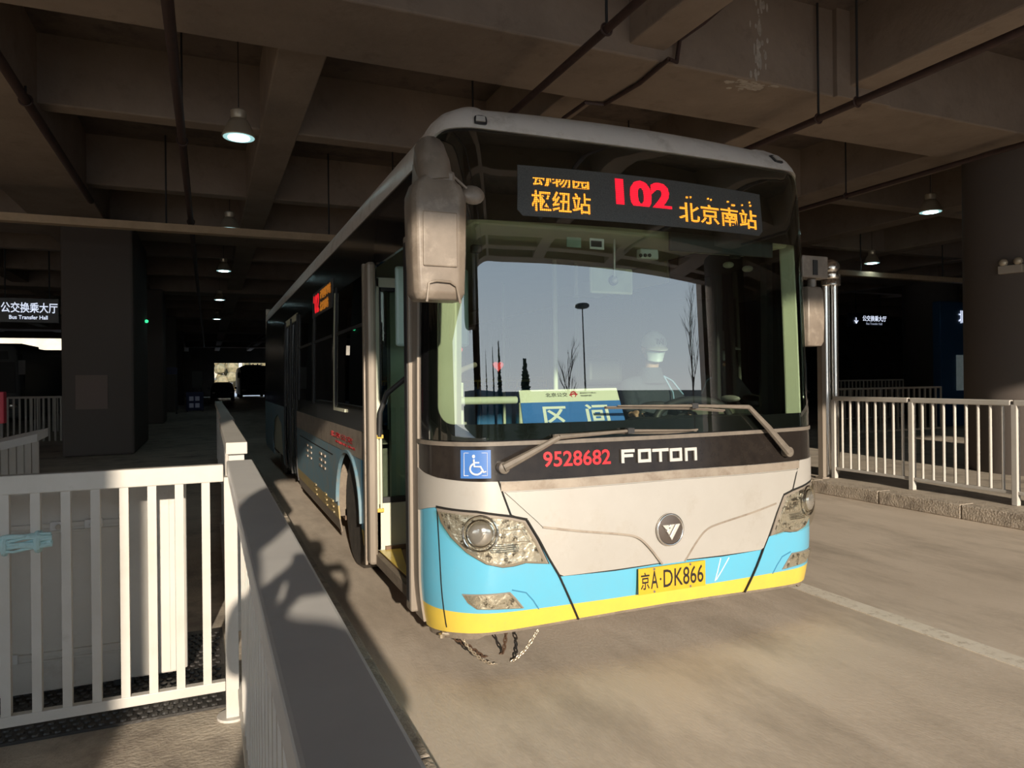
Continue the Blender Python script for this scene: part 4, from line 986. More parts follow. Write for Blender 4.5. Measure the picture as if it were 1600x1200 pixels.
# partition behind the driver
pt = MB().box(BCX+.32, BCX+1.24, 5.25, 5.29, .36, 1.25).build('driver_partition', mat('partition_grey', (.22, .22, .19), .5), bus)
MB().box(BCX+.32, BCX+1.24, 5.26, 5.275, 1.25, 2.2).build('partition_glass', glass('partition_glass', (.55, .60, .56), 1.45), pt)
MB().tube([(BCX+.32, 5.27, .36), (BCX+.32, 5.27, 2.5)], .02, 10).build('partition_post', M_cream2, pt, smooth=True)
# handrails
def rail(pts, r=.017, m=M_cream2, nm='grab_pole'): return MB().tube(pts, r, 10).build(nm, m, bus, smooth=True)
q0, q1 = aty(680, 627, 3.95), aty(806, 625, 4.05)
rail([q0, q1], .024, nm='front_grab_rail'); MB().box(q0.x-.03, q0.x+.03, 3.91, 3.99, q0.z-.035, q0.z+.035).build('rail_socket', M_cream2, bus, bevel=.01)
for px, y, z0_, z1_ in ((901, 5.35, .36, 2.5), (699, 4.05, .36, 2.0), (719, 4.15, .36, 1.5), (813, 4.6, .36, 1.35), (881, 5.0, .36, 1.4)):
    x = aty(px, 500, y).x; rail([(x, y, z0_), (x, y, z1_)])
q0, q1, q2, q3 = aty(693, 606, 4.0), aty(704, 592, 4.05), aty(722, 578, 4.1), aty(742, 570, 4.2)
rail([q0, q1, q2, q3], .017, M_taupe)
for k in range(6):
    x = BCX-.55; y = 6.6+k*1.25
    for xx in (BCX-.45, BCX+.45): rail([(xx, y+.1, .36), (xx, y+.1, 2.5)], .015)
# interior cream door leaf seen through the glass top left
MB().box(BCX-1.15, BCX-.62, 4.75, 4.79, 1.75, 2.3).build('header_screen', mat('screen_pale', (.42, .58, .56), .25), bus, bevel=.02)
# pendant mirror
mc = aty(955, 439, 3.62); mw_, mh_ = .145, .077
mr = thing('interior_mirror_tmp', (0, 0, 0), None, None); bpy.data.objects.remove(mr)
m1 = MB().box(mc.x-mw_, mc.x+mw_, mc.y-.012, mc.y+.012, mc.z-mh_, mc.z+mh_).build('interior_mirror', M_cream, bus, bevel=.022, seg=4)
MB().torus(mc+Vector((0, -.014, 0)), .001, .001, 4, 4).box(mc.x-mw_+.012, mc.x+mw_-.012, mc.y-.015, mc.y-.010, mc.z-mh_+.012, mc.z+mh_-.012).build('mirror_back', mat('cream_back', (.52, .54, .38), .5, noise=(.40, .42, .30), nscale=8), m1, bevel=.012, seg=3)
MB().tube([(mc.x+.004, mc.y-.03, mc.z+.0), (mc.x+.006, mc.y-.03, mc.z+.25)], .007, 8).ball((mc.x+.004, mc.y-.035, mc.z), .020, 12).build('mirror_stem', M_silver, m1, smooth=True)
MB().lathe([(.030, 0), (.030, .012)], (0, 0, 0), 18, Matrix.Translation((mc.x+.002, mc.y-.013, mc.z)) @ Matrix.Rotation(PI/2, 4, 'X')).build('mirror_mount', M_dark, m1)
# sticker, camera, visor and monitor on the header
def tile(px0, py0, px1, py1, y, m, nm, th=.006, bev=.0):
    a, b = aty(px0, py1, y), aty(px1, py0, y); return MB().box(a.x, b.x, y-th, y, a.z, b.z).build(nm, m, bus, bevel=bev)
stk = tile(921, 374, 943, 389, 3.40, M_whitep, 'header_sticker'); a, b = aty(924, 385, 3.39), aty(940, 377, 3.39); k = MB().box(a.x, b.x, 3.388, 3.394, a.z, b.z).build('sticker_mark', M_inkk, stk)
tile(885, 372, 907, 386, 3.40, mat('green_sticker', (.30, .40, .32), .5), 'header_sticker')
cm = tile(994, 392, 1022, 406, 3.50, mat('sensor_white', (.62, .64, .60), .35), 'sensor_unit', .05, .01)
for px in (1001, 1008, 1015):
    c_ = aty(px, 399, 3.445); MB().lathe([(.011, 0), (.010, .004)], (0, 0, 0), 14, Matrix.Translation(c_) @ Matrix.Rotation(PI/2, 4, 'X')).build('sensor_eye', M_inkk, cm)
tile(1044, 376, 1204, 392, 3.42, M_dark, 'sun_visor', .02, .006)
tile(1140, 396, 1152, 404, 3.6, M_dark, 'sensor_unit', .03)
for px, py in ((1138, 414), (1168, 420)):
    MB().ball(aty(px, py, 3.95), .038, 14, (1, 1, .6)).build('dome_lamp', M_cream2, bus, smooth=True)
tile(734, 384, 750, 396, 3.9, M_dark, 'camera_dome', .04, .01)
# seats
def seat(x, y, first=[None]):
    if first[0] is None:
        MBs = MB().box(x-.21, x+.21, y-.02, y+.38, .78, .83).build('passenger_seat', M_seat, bus, bevel=.02)
        MB().box(x-.2, x+.2, y+.38, y+.43, .80, 1.42).build('backrest', M_seat, MBs, bevel=.04, seg=3)
        MB().tube([(x-.18, y+.42, 1.36), (x-.18, y+.42, 1.5), (x+.18, y+.42, 1.5), (x+.18, y+.42, 1.36)], .012, 8).build('seat_handle', M_yclip, MBs, smooth=True)
        MB().box(x-.04, x+.04, y+.1, y+.2, .36, .79).build('seat_leg', M_dark, MBs)
        first[0] = (MBs, x, y); return
    o, x0, y0 = first[0]; copy_tree(o, (x-x0, y-y0, 0), None, bus)
for y in (6.7, 7.5, 8.3, 11.4, 12.2, 13.0):
    for x in (BCX-.92, BCX+.50, BCX+.95):
        if not (x < BCX and 9 < y < 11.1): seat(x, y)
c_ = aty(990, 596, 5.9); MB().box(c_.x-.07, c_.x+.14, 5.9, 5.96, c_.z-.28, c_.z+.18).build('seat_cover', mat('seat_cover_blue', (.06, .28, .60), .6), bus, bevel=.05, seg=3)
# heart ornaments hanging by the door
def heart(px, py, y, sc_):
    c_ = aty(px, py, y); pts = []
    for t in np.linspace(0, 2*PI, 28, endpoint=False): pts.append((c_.x+sc_*16*math.sin(t)**3, c_.z+sc_*(13*math.cos(t)-5*math.cos(2*t)-2*math.cos(3*t)-math.cos(4*t))))
    o = MB().prism(pts, y-.008, y+.008, 'y').build('heart_ornament', M_redp, None, bevel=.004)
    MB().tube([(c_.x, y, c_.z+sc_*5), (c_.x, y, c_.z+.12)], .0015, 6).build('hanging_thread', M_inkk, o)
    return o
tag(heart(778, 572, 4.3, .0023), 'red heart ornament hanging behind the windscreen above the grab rail', 'ornament'); tag(heart(716, 548, 4.4, .0018), 'small dull red ornament at the left edge of the windscreen', 'ornament')
# steering wheel and steering column
swc = Vector((BCX+.66, 4.14, 1.22)); sq = Matrix.Rotation(math.radians(28), 4, 'X')
sw = MB().torus(swc, .235, .017, 44, 10, sq).build('steering_wheel', M_dark, bus, smooth=True)
for an in (0, 2.1, 4.2): MB().tube([swc, swc+(sq @ Vector((.23*math.cos(an+.5), .23*math.sin(an+.5), 0)))], .014, 8).build('spoke', M_dark, sw)
MB().lathe([(.06, -.03), (.055, .012)], (0, 0, 0), 20, Matrix.Translation(swc) @ sq).tube([swc, swc+Vector((0, -.25, -.45))], .035, 10).build('steering_hub', M_dark, sw, smooth=True)
MB().box(BCX+.43, BCX+.91, 4.62, 5.08, .62, .74).box(BCX+.43, BCX+.91, 5.05, 5.15, .7, 1.45).box(BCX+.5, BCX+.84, 5.05, 5.14, 1.47, 1.68).build('driver_seat', M_dark, bus, bevel=.04, seg=3)
MB().box(BCX+.55, BCX+.8, 4.7, 4.95, .36, .64).build('driver_seat_base', M_dark, bus)

# ------------- outside mirrors
mc = Vector((.905, 2.92, 2.07))
ml = MB()
def mface(zz, sx, sy, o=(0, 0)): return [Vector((mc.x+o[0]+sx*a, mc.y+o[1]+sy*b, zz)) for a, b in ((-.5, -.32), (-.42, -.5), (.30, -.5), (.46, -.34), (.5, .1), (.46, .5), (-.46, .5), (-.5, .3))]
def loft(levels, m, nm, parent, bev=0):
    b = MB(); n = len(levels[0]); vs = [p for l in levels for p in l]; fs = []
    for i in range(len(levels)-1):
        for j in range(n):
            a = i*n+j; c = i*n+(j+1) % n; fs.append((a, c, c+n, a+n))
    fs += [tuple(reversed(range(n))), tuple((len(levels)-1)*n+j for j in range(n))]
    return b.add(vs, fs).build(nm, m, parent, smooth=True, bevel=bev)
zb0, zt0 = 1.855, 2.345
lev = [mface(zb0, .20, .12), mface(zb0+.03, .232, .16), mface(zb0+.2, .246, .17), mface(zb0+.40, .252, .175), mface(zt0-.05, .25, .17), mface(zt0, .215, .14), mface(zt0+.035, .14, .10)]
mh = loft(lev, M_mirror, 'exterior_mirror', bus, .008)
MB().box(mc.x-.085, mc.x+.065, mc.y-.092, mc.y-.080, 1.99, 2.22).build('housing_plate', M_mirror, mh, bevel=.006)
MB().tube([(mc.x-.07, mc.y-.085, zb0-.012), (mc.x-.062, mc.y-.09, zb0+.065), (mc.x-.03, mc.y-.094, zb0+.075), (mc.x+.03, mc.y-.094, zb0+.072), (mc.x+.058, mc.y-.09, zb0+.055), (mc.x+.075, mc.y-.085, zb0-.015)], .0055, 8).build('housing_moulding', M_mirror, mh, smooth=True)
MB().box(mc.x-.10, mc.x+.10, mc.y+.083, mc.y+.088, zb0+.05, zt0-.05).build('mirror_glass', M_chrome, mh)
MB().box(mc.x-.055, mc.x+.07, mc.y-.06, mc.y+.05, zt0-.02, zt0+.06).build('mirror_collar', M_mirror, mh, bevel=.015)
ar = MB().tube([(mc.x, mc.y+.0, zt0+.02), (mc.x-.012, mc.y+.0, zt0+.10), (mc.x-.01, mc.y+.05, zt0+.16), (mc.x+.04, mc.y+.3, zt0+.19), (mc.x+.16, mc.y+.62, zt0+.20), (mc.x+.24, mc.y+.78, zt0+.19)], [.075, .072, .070, .055, .05, .06], 16)
ar.build('mirror_arm', M_mirror, bus, smooth=True)
MB().tube([(mc.x+.05, mc.y-.05, zt0+.045), (mc.x+.08, mc.y-.04, zt0+.03), (mc.x+.125, mc.y-.04, zt0-.005)], .006, 8).build('mirror_wire', M_mirror, mh, smooth=True)
MB().ball((mc.x+.165, mc.y, zt0-.02), .06, 16, (.95, .35, .7)).tube([(mc.x+.10, mc.y, zt0-.05), (mc.x+.15, mc.y, zt0-.02)], .014, 8).build('spot_mirror', M_mirror, mh, smooth=True)
# right mirror and bracket
m2 = aty(1267, 495, 3.62)
mc2 = Vector((m2.x+.01, 3.62, 0)); old = mc
mc = Vector((m2.x+.0, 3.64, 0)); za = aty(1267, 541, 3.62).z; zz1 = aty(1267, 449, 3.62).z
lev = [mface(za, .15, .12), mface(za+.03, .18, .15), mface(za+.2, .19, .16), mface(zz1-.03, .175, .15), mface(zz1, .15, .12)]
mh2 = loft(lev, M_mirror, 'exterior_mirror', bus, .006)
MB().box(mc.x-.08, mc.x+.08, mc.y+.07, mc.y+.075, za+.05, zz1-.05).build('mirror_glass', M_chrome, mh2)
MB().tube([(mc.x+.03, mc.y, zz1-.02), (mc.x+.03, mc.y, zz1+.06)], .03, 12).box(mc.x-.10, mc.x+.13, mc.y-.05, mc.y+.05, zz1+.06, zz1+.21).build('mirror_bracket', M_mirror, bus, bevel=.015)
MB().box(mc.x-.01, mc.x+.03, mc.y-.056, mc.y-.045, zz1+.08, zz1+.18).build('bracket_slot', M_inkk, mh2)
# chains hanging under the bumper
def chain(pts, n, r, m, label, L=.05):
    P_ = dens2(pts, n); b = MB()
    for i in range(len(P_)-1):
        a, c_ = P_[i], P_[i+1]; d = (c_-a); l = d.length; d.normalize(); side_ = Vector((d.z, 0, -d.x)) if i % 2 else Vector((0, 1, 0)); side_ = (side_-d*side_.dot(d)).normalized()
        mid = (a+c_)/2; ring = []
        for k in range(13):
            t = 2*PI*k/12; ring.append(mid+d*math.cos(t)*l*.68+side_*math.sin(t)*l*.34)
        b.tube(ring, r, 6, False)
    o = b.build('hanging_chain', m, None, smooth=True); return tag(o, label, 'chain')
def dens2(pts, n):
    pts = [Vector(p) for p in pts]; fine = []
    for i in range(len(pts)-1):
        p0 = pts[max(i-1, 0)]; p1 = pts[i]; p2 = pts[i+1]; p3 = pts[min(i+2, len(pts)-1)]
        for k in range(20):
            t = k/20; fine.append(.5*((2*p1)+(-p0+p2)*t+(2*p0-5*p1+4*p2-p3)*t*t+(-p0+3*p1-3*p2+p3)*t**3))
    fine.append(pts[-1]); d = [0]
    for i in range(1, len(fine)): d.append(d[-1]+(fine[i]-fine[i-1]).length)
    out = []
    for k in range(n+1):
        t = d[-1]*k/n; j = next(i for i in range(len(d)) if d[i] >= t-1e-9); out.append(fine[j])
    return out
cy = 3.52
chain([aty(720, 992, cy), aty(735, 1015, cy), aty(760, 1034, cy), aty(790, 1038, cy), aty(818, 1018, cy), aty(841, 984, cy)], 34, .0038, M_chain, 'pale steel chain sagging under the left of the yellow bumper')
chain([aty(706, 994, cy+.1), aty(730, 1008, cy+.1), aty(760, 1028, cy+.12), aty(784, 1023, cy+.12), aty(791, 985, cy+.12)], 22, .0048, M_rust, 'dark rusty chain hanging behind the pale chain under the bumper')
a = aty(690, 990, cy); b_ = aty(722, 992, cy)
MB().tube([a, b_], .011, 8).tube([a, a-Vector((0, 0, .02))], .016, 8).build('tow_hook', M_chain, bus, smooth=True)
# panel in the windscreen saying the short working
sy = 3.47
A, B_, C_, D_ = aty(817, 660, sy-.06), aty(976, 655, sy-.06), aty(963, 606, sy), aty(811, 610, sy)
zlow = A.z-.03
brd = thing('route_board', (A.x, sy, 1.22), 'blue and white route board with large characters standing behind the windscreen', 'sign')
u = (B_-A); v = (D_-A); n_ = u.cross(v).normalized()
def bd(a, b, off=0): return A+u*a+(D_-A)*b*(1-a)+(C_-B_)*b*a+n_*off
def quad(a0, a1, b0, b1, off, th, m, nm, par):
    vs = [bd(a, b, off) for a, b in ((a0, b0), (a1, b0), (a1, b1), (a0, b1))]+[bd(a, b, off-th) for a, b in ((a0, b0), (a1, b0), (a1, b1), (a0, b1))]
    return MB().add(vs, [(0, 1, 2, 3), (7, 6, 5, 4), (0, 4, 5, 1), (1, 5, 6, 2), (2, 6, 7, 3), (3, 7, 4, 0)]).build(nm, m, par)
quad(0, 1, -.12, 1, 0, .006, mat('board_cream', (.80, .79, .66), .5), 'board', brd)
quad(0, 1, -.12, .60, .002, .002, mat('board_blue', (.05, .18, .56), .4), 'blue_field', brd)
M_bw = mat('board_white_ink', (.85, .85, .80), .5)
text_on('board_text', '区', lambda a, b, off: bd(.20+.23*a, -.14+.60*b, .003+off), M_bw, brd, .001, .02)
text_on('board_text', '间', lambda a, b, off: bd(.62+.23*a, -.14+.64*b, .003+off), M_bw, brd, .001, .02)
text_on('board_text', '北京公交', lambda a, b, off: bd(.25+.22*a, .76+.13*b, .001+off), M_inkk, brd, .001, .01)
text_on('board_text', 'BEIJING PUBLIC', lambda a, b, off: bd(.60+.17*a, .83+.05*b, .001+off), M_inkk, brd, .001, .01); text_on('board_text', 'TRANSPORT', lambda a, b, off: bd(.60+.12*a, .75+.05*b, .001+off), M_inkk, brd, .001, .01)
MB().torus(bd(.53, .82, .002), .016, .0035, 20, 6, Matrix.Rotation(PI/2, 4, 'X')).tube([bd(.49, .80, .003), bd(.53, .84, .003), bd(.57, .82, .003)], .004, 6).build('board_logo', M_redp, brd)
# ------------------------------------------------------------------ people
def grow(nodes, edges, root, sub=2):
    me = bpy.data.meshes.new('g'); names = list(nodes); ix = {n: i for i, n in enumerate(names)}
    me.from_pydata([tuple(nodes[n][0]) for n in names], [(ix[a], ix[b]) for a, b in edges], [])
    o = bpy.data.objects.new('g', me); COL.objects.link(o)
    sk = o.modifiers.new('s', 'SKIN'); sk.use_smooth_shade = True
    if not me.skin_vertices: me.attributes.new('skin_vertices', 'FLOAT', 'POINT') if False else None
    lay = me.skin_vertices[0].data if me.skin_vertices else None
    if lay is None:
        bm = bmesh.new(); bm.from_mesh(me); bm.verts.layers.skin.verify(); bm.to_mesh(me); bm.free(); lay = me.skin_vertices[0].data
    for n in names:
        r = nodes[n][1]; lay[ix[n]].radius = r if isinstance(r, tuple) else (r, r); lay[ix[n]].use_root = (n == root)
    ss = o.modifiers.new('u', 'SUBSURF'); ss.levels = ss.render_levels = sub
    dg = bpy.context.evaluated_depsgraph_get(); m2 = bpy.data.meshes.new_from_object(o.evaluated_get(dg))
    V = [tuple(v.co) for v in m2.vertices]; F = [tuple(p.vertices) for p in m2.polygons]
    bpy.data.objects.remove(o); bpy.data.meshes.remove(me); bpy.data.meshes.remove(m2)
    return V, F
def head_mesh(c, fwd, k=1.0):
    # a head with brow, nose, lips, chin and ears; fwd is the look direction
    b = MB(); n, m = 36, 28; vs = []; fs = []
    for i in range(m+1):
        ph = PI*i/m
        for j in range(n):
            th = 2*PI*j/n; x = math.sin(ph)*math.cos(th); y = math.sin(ph)*math.sin(th); zz = -math.cos(ph)
            X, Y, Z = x*.076, y*.094, zz*.118
            if Z < -.02: f = 1-.42*((-Z-.02)/.098)**1.3; X *= f; Y = Y*(1-.18*((-Z-.02)/.098)) if Y < 0 else Y*(1-.45*((-Z-.02)/.098))
            if Y < 0:
                fr = max(0, -y)
                Y -= .022*math.exp(-((X/.011)**2))*math.exp(-(((Z+.018)/.020)**2))*fr+.010*math.exp(-((X/.009)**2))*math.exp(-(((Z-.005)/.022)**2))*fr
                Y += .010*(math.exp(-(((abs(X)-.032)/.015)**2)))*math.exp(-(((Z-.010)/.012)**2))
                Y -= .006*math.exp(-((X/.022)**2))*math.exp(-(((Z+.055)/.009)**2)); Y -= .006*math.exp(-((X/.02)**2))*math.exp(-(((Z+.092)/.016)**2))
            vs.append((X, Y, Z))
    for i in range(m):
        for j in range(n): a = i*n+j; q = i*n+(j+1) % n; fs.append((a, q, q+n, a+n))
    b.add(vs, fs)
    for sg in (-1, 1): b.ball((sg*.078, .008, -.004), .028, 12, (.35, .7, 1.1))
    f = Vector(fwd).normalized(); y = -f; x = y.cross(Vector((0, 0, 1))).normalized(); z_ = x.cross(y)
    # columns are the head's axes: x side, y backwards (face looks along -y), z up
    M = Matrix.Identity(4)
    xx = Vector((0, 0, 1)).cross(y); xx.normalize(); xx = -xx if False else xx
    zz_ = y.cross(xx)*-1
    if zz_.z < 0: zz_ = -zz_
    for i in range(3): M[i][0] = xx[i]*k; M[i][1] = y[i]*k; M[i][2] = zz_[i]*k; M[i][3] = c[i]
    out = MB().add(b.v, b.f, M)
    return out, M
def hand(b, wrist, d, palm_n, side, curl=.9, k=1.0):
    # palm and five fingers; d points from wrist to knuckles, side towards the thumb, palm_n out of the palm
    d = Vector(d).normalized(); pn = Vector(palm_n); pn = (pn-d*pn.dot(d)).normalized(); sd = Vector(side); sd = (sd-d*sd.dot(d)-pn*sd.dot(pn)).normalized(); w_ = Vector(wrist)
    palm = {}; V, F = grow({'a': (w_, (.020*k, .026*k)), 'b': (w_+d*.045*k, (.017*k, .036*k)), 'c': (w_+d*.085*k, (.013*k, .038*k))}, [('a', 'b'), ('b', 'c')], 'a', 1); b.add(V, F)
    b.ball(w_+d*.05*k, .04*k, 12, (1, 1, 1)) if False else None
    # a solid palm slab
    P0 = [w_+d*(t*k)+sd*(s*k)+pn*(q*k) for t, s, q in ((.005, -.022, -.012), (.005, .024, -.012), (.09, .036, -.010), (.088, -.036, -.010), (.005, -.022, .014), (.005, .024, .014), (.09, .036, .010), (.088, -.036, .010))]
    b.add(P0, [(0, 3, 2, 1), (4, 5, 6, 7), (0, 1, 5, 4), (1, 2, 6, 5), (2, 3, 7, 6), (3, 0, 4, 7)])
    for i, (s, L) in enumerate(((.028, .070), (.010, .080), (-.010, .074), (-.029, .058))):
        p = w_+d*(.082*k)+sd*(s*k); pts = [p]; ang = .15+.05*i
        for seg, fr in ((0, .45), (1, .32), (2, .23)):
            ang += curl*(.55+.12*seg); dr = d*math.cos(ang)+pn*math.sin(ang); p = p+dr*(L*fr*k); pts.append(p)
        b.tube([pts[0]-d*.02]+pts, [.0095*k, .0095*k, .0088*k, .0082*k, .0066*k], 10); b.ball(pts[-1], .0066*k, 8)
    p = w_+d*.02*k+sd*.026*k; pts = [p, p+(sd*.7+d*.5+pn*.3).normalized()*.035*k]; pts.append(pts[-1]+(sd*.25+d*.8+pn*.6).normalized()*.032*k); pts.append(pts[-1]+(d*.8+pn*.8-sd*.2).normalized()*.026*k)
    b.tube(pts, [.014*k, .012*k, .0105*k, .008*k], 10); b.ball(pts[-1], .008*k, 8)
def finish(b, name, m, parent, vox):
    o = b.build(name, m, parent, smooth=True); r = o.modifiers.new('r', 'REMESH'); r.mode = 'VOXEL'; r.voxel_size = vox; r.use_smooth_shade = True
    s = o.modifiers.new('s', 'SMOOTH'); s.factor = .5; s.iterations = 2
    return o
def eyes(M, parent, k=1.0):
    for sg in (-1, 1):
        e = MB().ball(M @ Vector((sg*.030*k, -.080*k, .010*k)), .0105*k, 12).build('eye', M_whitep, parent, smooth=True); MB().ball(M @ Vector((sg*.030*k, -.088*k, .010*k)), .0055*k, 10).build('iris', M_inkk, e, smooth=True)
        MB().tube([M @ Vector((sg*.015*k, -.093*k, .028*k)), M @ Vector((sg*.032*k, -.091*k, .033*k)), M @ Vector((sg*.048*k, -.080*k, .028*k))], .0028*k, 6).build('eyebrow', M_hair, parent)
# driver, seated, white cap and mask
hc = aty(1026, 541, 4.72); hx = hc.x
dr = thing('person', (hx, 4.85, .74), 'person in a white cap, pale face mask and dark jacket sitting at the steering wheel', 'person')
hip = Vector((hx, 4.88, .84)); ch = Vector((hx, 4.86, 1.27)); nk = Vector((hx, 4.80, 1.56))
wl_ = swc+(sq @ Vector((-.225, .03, 0))); wr_ = swc+(sq @ Vector((.225, .03, 0)))
wl_ += Vector((.0, .035, .03)); wr_ += Vector((0, .035, .03))
J = {'hip': (hip, .15), 'wa': (Vector((hx, 4.88, 1.02)), .135), 'ch': (ch, (.16, .125)), 'up': (Vector((hx, 4.85, 1.42)), (.14, .10)), 'nk': (nk, .058), 'nk2': (nk+Vector((0, -.03, .12)), .056),
     'sl': (Vector((hx-.20, 4.84, 1.44)), .070), 'el': (Vector((hx-.28, 4.58, 1.14)), .046), 'wl': (wl_+Vector((-.01, .10, .0)), .028),
     'sr': (Vector((hx+.20, 4.84, 1.44)), .070), 'er': (Vector((hx+.27, 4.58, 1.12)), .046), 'wr': (wr_+Vector((.01, .10, .0)), .028),
     'kl': (Vector((hx-.14, 4.42, .84)), .075), 'fl': (Vector((hx-.14, 4.25, .45)), .05), 'kr': (Vector((hx+.14, 4.42, .84)), .075), 'fr': (Vector((hx+.14, 4.25, .45)), .05), 'hl': (Vector((hx-.09, 4.82, .82)), .10), 'hr': (Vector((hx+.09, 4.82, .82)), .10)}
E = [('hip', 'wa'), ('wa', 'ch'), ('ch', 'up'), ('up', 'nk'), ('nk', 'nk2'), ('up', 'sl'), ('sl', 'el'), ('el', 'wl'), ('up', 'sr'), ('sr', 'er'), ('er', 'wr'), ('hip', 'hl'), ('hl', 'kl'), ('kl', 'fl'), ('hip', 'hr'), ('hr', 'kr'), ('kr', 'fr')]
body = MB(); V, F = grow({k: (p, tuple(x*.7 for x in r) if isinstance(r, tuple) else r*(.8 if k[0] not in 'wn' else 1)) for k, (p, r) in J.items()}, E, 'hip'); body.add(V, F)
hc = Vector((hx, 4.76, hc.z-.015)); look = Vector((-.22, -1, -.16))
hm, HM = head_mesh(hc, look, 1.12); body.add(hm.v, hm.f)
for wr__, sd in ((wl_, 1), (wr_, -1)):
    hand(body, wr__+Vector((0, .09, .0)), Vector((0, -1, -.05)), Vector((0, 0, -1)), Vector((sd, 0, 0)), 1.0)
bo = finish(body, 'body', M_skin, dr, .006); eyes(HM, bo)
# jacket
jk = MB(); Jc = {k: (v[0], tuple(x*1.1 for x in v[1]) if isinstance(v[1], tuple) else v[1]*1.12) for k, v in J.items() if k not in ('nk2', 'nk')}; Jc['jn'] = (nk+Vector((0, .01, -.01)), .098); V, F = grow(Jc, [e for e in E if 'nk' not in e[0] and 'nk' not in e[1]]+[('up', 'jn')], 'hip'); jk.add(V, F)
finish(jk, 'jacket', M_cloth, dr, .012)
cl = MB().lathe([(.125, -.10), (.100, -.055), (.082, .0), (.080, .022), (.070, .024), (.070, .0)], (hx, 4.80, 1.575), 28).build('collar', M_cloth, bo, smooth=True)
MB().tube([(hx+.08, 4.74, 1.53), (hx+.13, 4.69, 1.40), (hx+.14, 4.68, 1.28)], .006, 6).tube([(hx+.08, 4.74, 1.53), (hx+.17, 4.75, 1.49), (hx+.25, 4.72, 1.38)], .006, 6).build('jacket_piping', mat('piping_blue', (.25, .40, .62), .6), bo)
# cap: crown, brim, letters; mask; hair
def hp(x, y, z_): return HM @ Vector((x, y, z_))
cpb = MB(); pr = [(.086*math.cos(t), .030+.092*math.sin(t)) for t in np.linspace(0, PI/2-.02, 10)]
cpb.lathe([(.086, .012)]+pr, (0, 0, 0), 32, HM @ Matrix.Diagonal((1, 1.17, 1, 1)))
cp = cpb.build('cap', M_cap, dr, smooth=True)
br = MB(); vs = []
for i in range(13):
    t = -PI/2+(i-6)/6*1.05; vs.append(hp(.084*math.cos(t), .098*math.sin(t), .020)); vs.append(hp(.090*math.cos(t)*1.02, .098*math.sin(t)-.062*math.cos((i-6)/6*1.4), .004-.0*i))
br.add(vs+[v-Vector((0, 0, .004)) for v in vs], [(2*i, 2*i+1, 2*i+3, 2*i+2) for i in range(12)]+[(26+2*i, 26+2*i+2, 26+2*i+3, 26+2*i+1) for i in range(12)]+[(2*i+1, 2*i+27, 2*i+29, 2*i+3) for i in range(12)]); br.build('cap_brim', M_cap, cp, smooth=True)
for ch_, dx in (('N', -.004), ('Y', .002)):
    text_on('cap_letters', ch_, lambda a, b, off: hp(.026*(a*2-1)*(1 if HM[0][0] > 0 else -1)+dx, -.1010+.020*max(0, b*.05+.03*b)*10*.25-off, .040+.040*b), M_inkk, cp, .004, .0)
ms = MB(); vs = []; fs = []
for i in range(9):
    for j in range(13):
        t = -PI/2+(j-6)/6*1.25; z_ = -.012-.075*i/8; rr = .078-.018*(i/8)
        vs.append(hp(rr*math.cos(t)*1.02, (.100-.008*(i/8)+.014*math.exp(-((j-6)/2.2)**2)*(1-.4*i/8))*math.sin(t), z_))
for i in range(8):
    for j in range(12): a = i*13+j; fs.append((a, a+1, a+14, a+13))
mo = ms.add(vs, fs).build('face_mask', M_mask, dr, smooth=True); so = mo.modifiers.new('s', 'SOLIDIFY'); so.thickness = .003
for sg in (-1, 1): MB().tube([hp(sg*.070, -.03, -.02), hp(sg*.080, .0, .005), hp(sg*.082, .018, -.01)], .0015, 6).build('mask_loop', M_mask, mo)
hb_ = MB().lathe([(.080, -.03), (.084, .015), (.083, .04)], (0, 0, 0), 24, HM @ Matrix.Translation((0, .018, 0)) @ Matrix.Diagonal((.98, 1.0, 1, 1))); hb_.build('hair', M_hair, dr, smooth=True)

# photographer, standing behind the viewpoint, whose shadow falls over the railing and the road
pg = thing('person', (-.24, -.46, .15), 'person in dark coat holding a phone, whose shadow falls on the railing cover', 'person')
x0, y0 = -.24, -.46; G0 = .15
J = {'hip': (Vector((x0, y0, 1.02)), .14), 'wa': (Vector((x0, y0, 1.18)), .13), 'ch': (Vector((x0, y0, 1.36)), (.17, .13)), 'up': (Vector((x0, y0, 1.50)), (.14, .10)), 'nk': (Vector((x0, y0+.01, 1.62)), .055), 'nk2': (Vector((x0, y0+.02, 1.70)), .05),
     'sl': (Vector((x0-.20, y0, 1.50)), .075), 'el': (Vector((x0-.20, y0+.12, 1.22)), .052), 'wl': (Vector((-.12, y0+.34, 1.45)), .030),
     'sr': (Vector((x0+.20, y0, 1.50)), .075), 'er': (Vector((x0+.21, y0+.10, 1.24)), .048), 'wr': (Vector((.10, y0+.34, 1.45)), .030),
     'hl': (Vector((x0-.10, y0, .98)), .105), 'kl': (Vector((x0-.12, y0+.02, .60)), .068), 'al': (Vector((x0-.13, y0, .24)), .045), 'tl': (Vector((x0-.14, y0+.14, .19)), .04),
     'hr': (Vector((x0+.10, y0, .98)), .105), 'kr': (Vector((x0+.12, y0+.02, .60)), .068), 'ar': (Vector((x0+.13, y0, .24)), .045), 'tr': (Vector((x0+.14, y0+.14, .19)), .04)}
E2 = [('hip', 'wa'), ('wa', 'ch'), ('ch', 'up'), ('up', 'nk'), ('nk', 'nk2'), ('up', 'sl'), ('sl', 'el'), ('el', 'wl'), ('up', 'sr'), ('sr', 'er'), ('er', 'wr'), ('hip', 'hl'), ('hl', 'kl'), ('kl', 'al'), ('al', 'tl'), ('hip', 'hr'), ('hr', 'kr'), ('kr', 'ar'), ('ar', 'tr')]
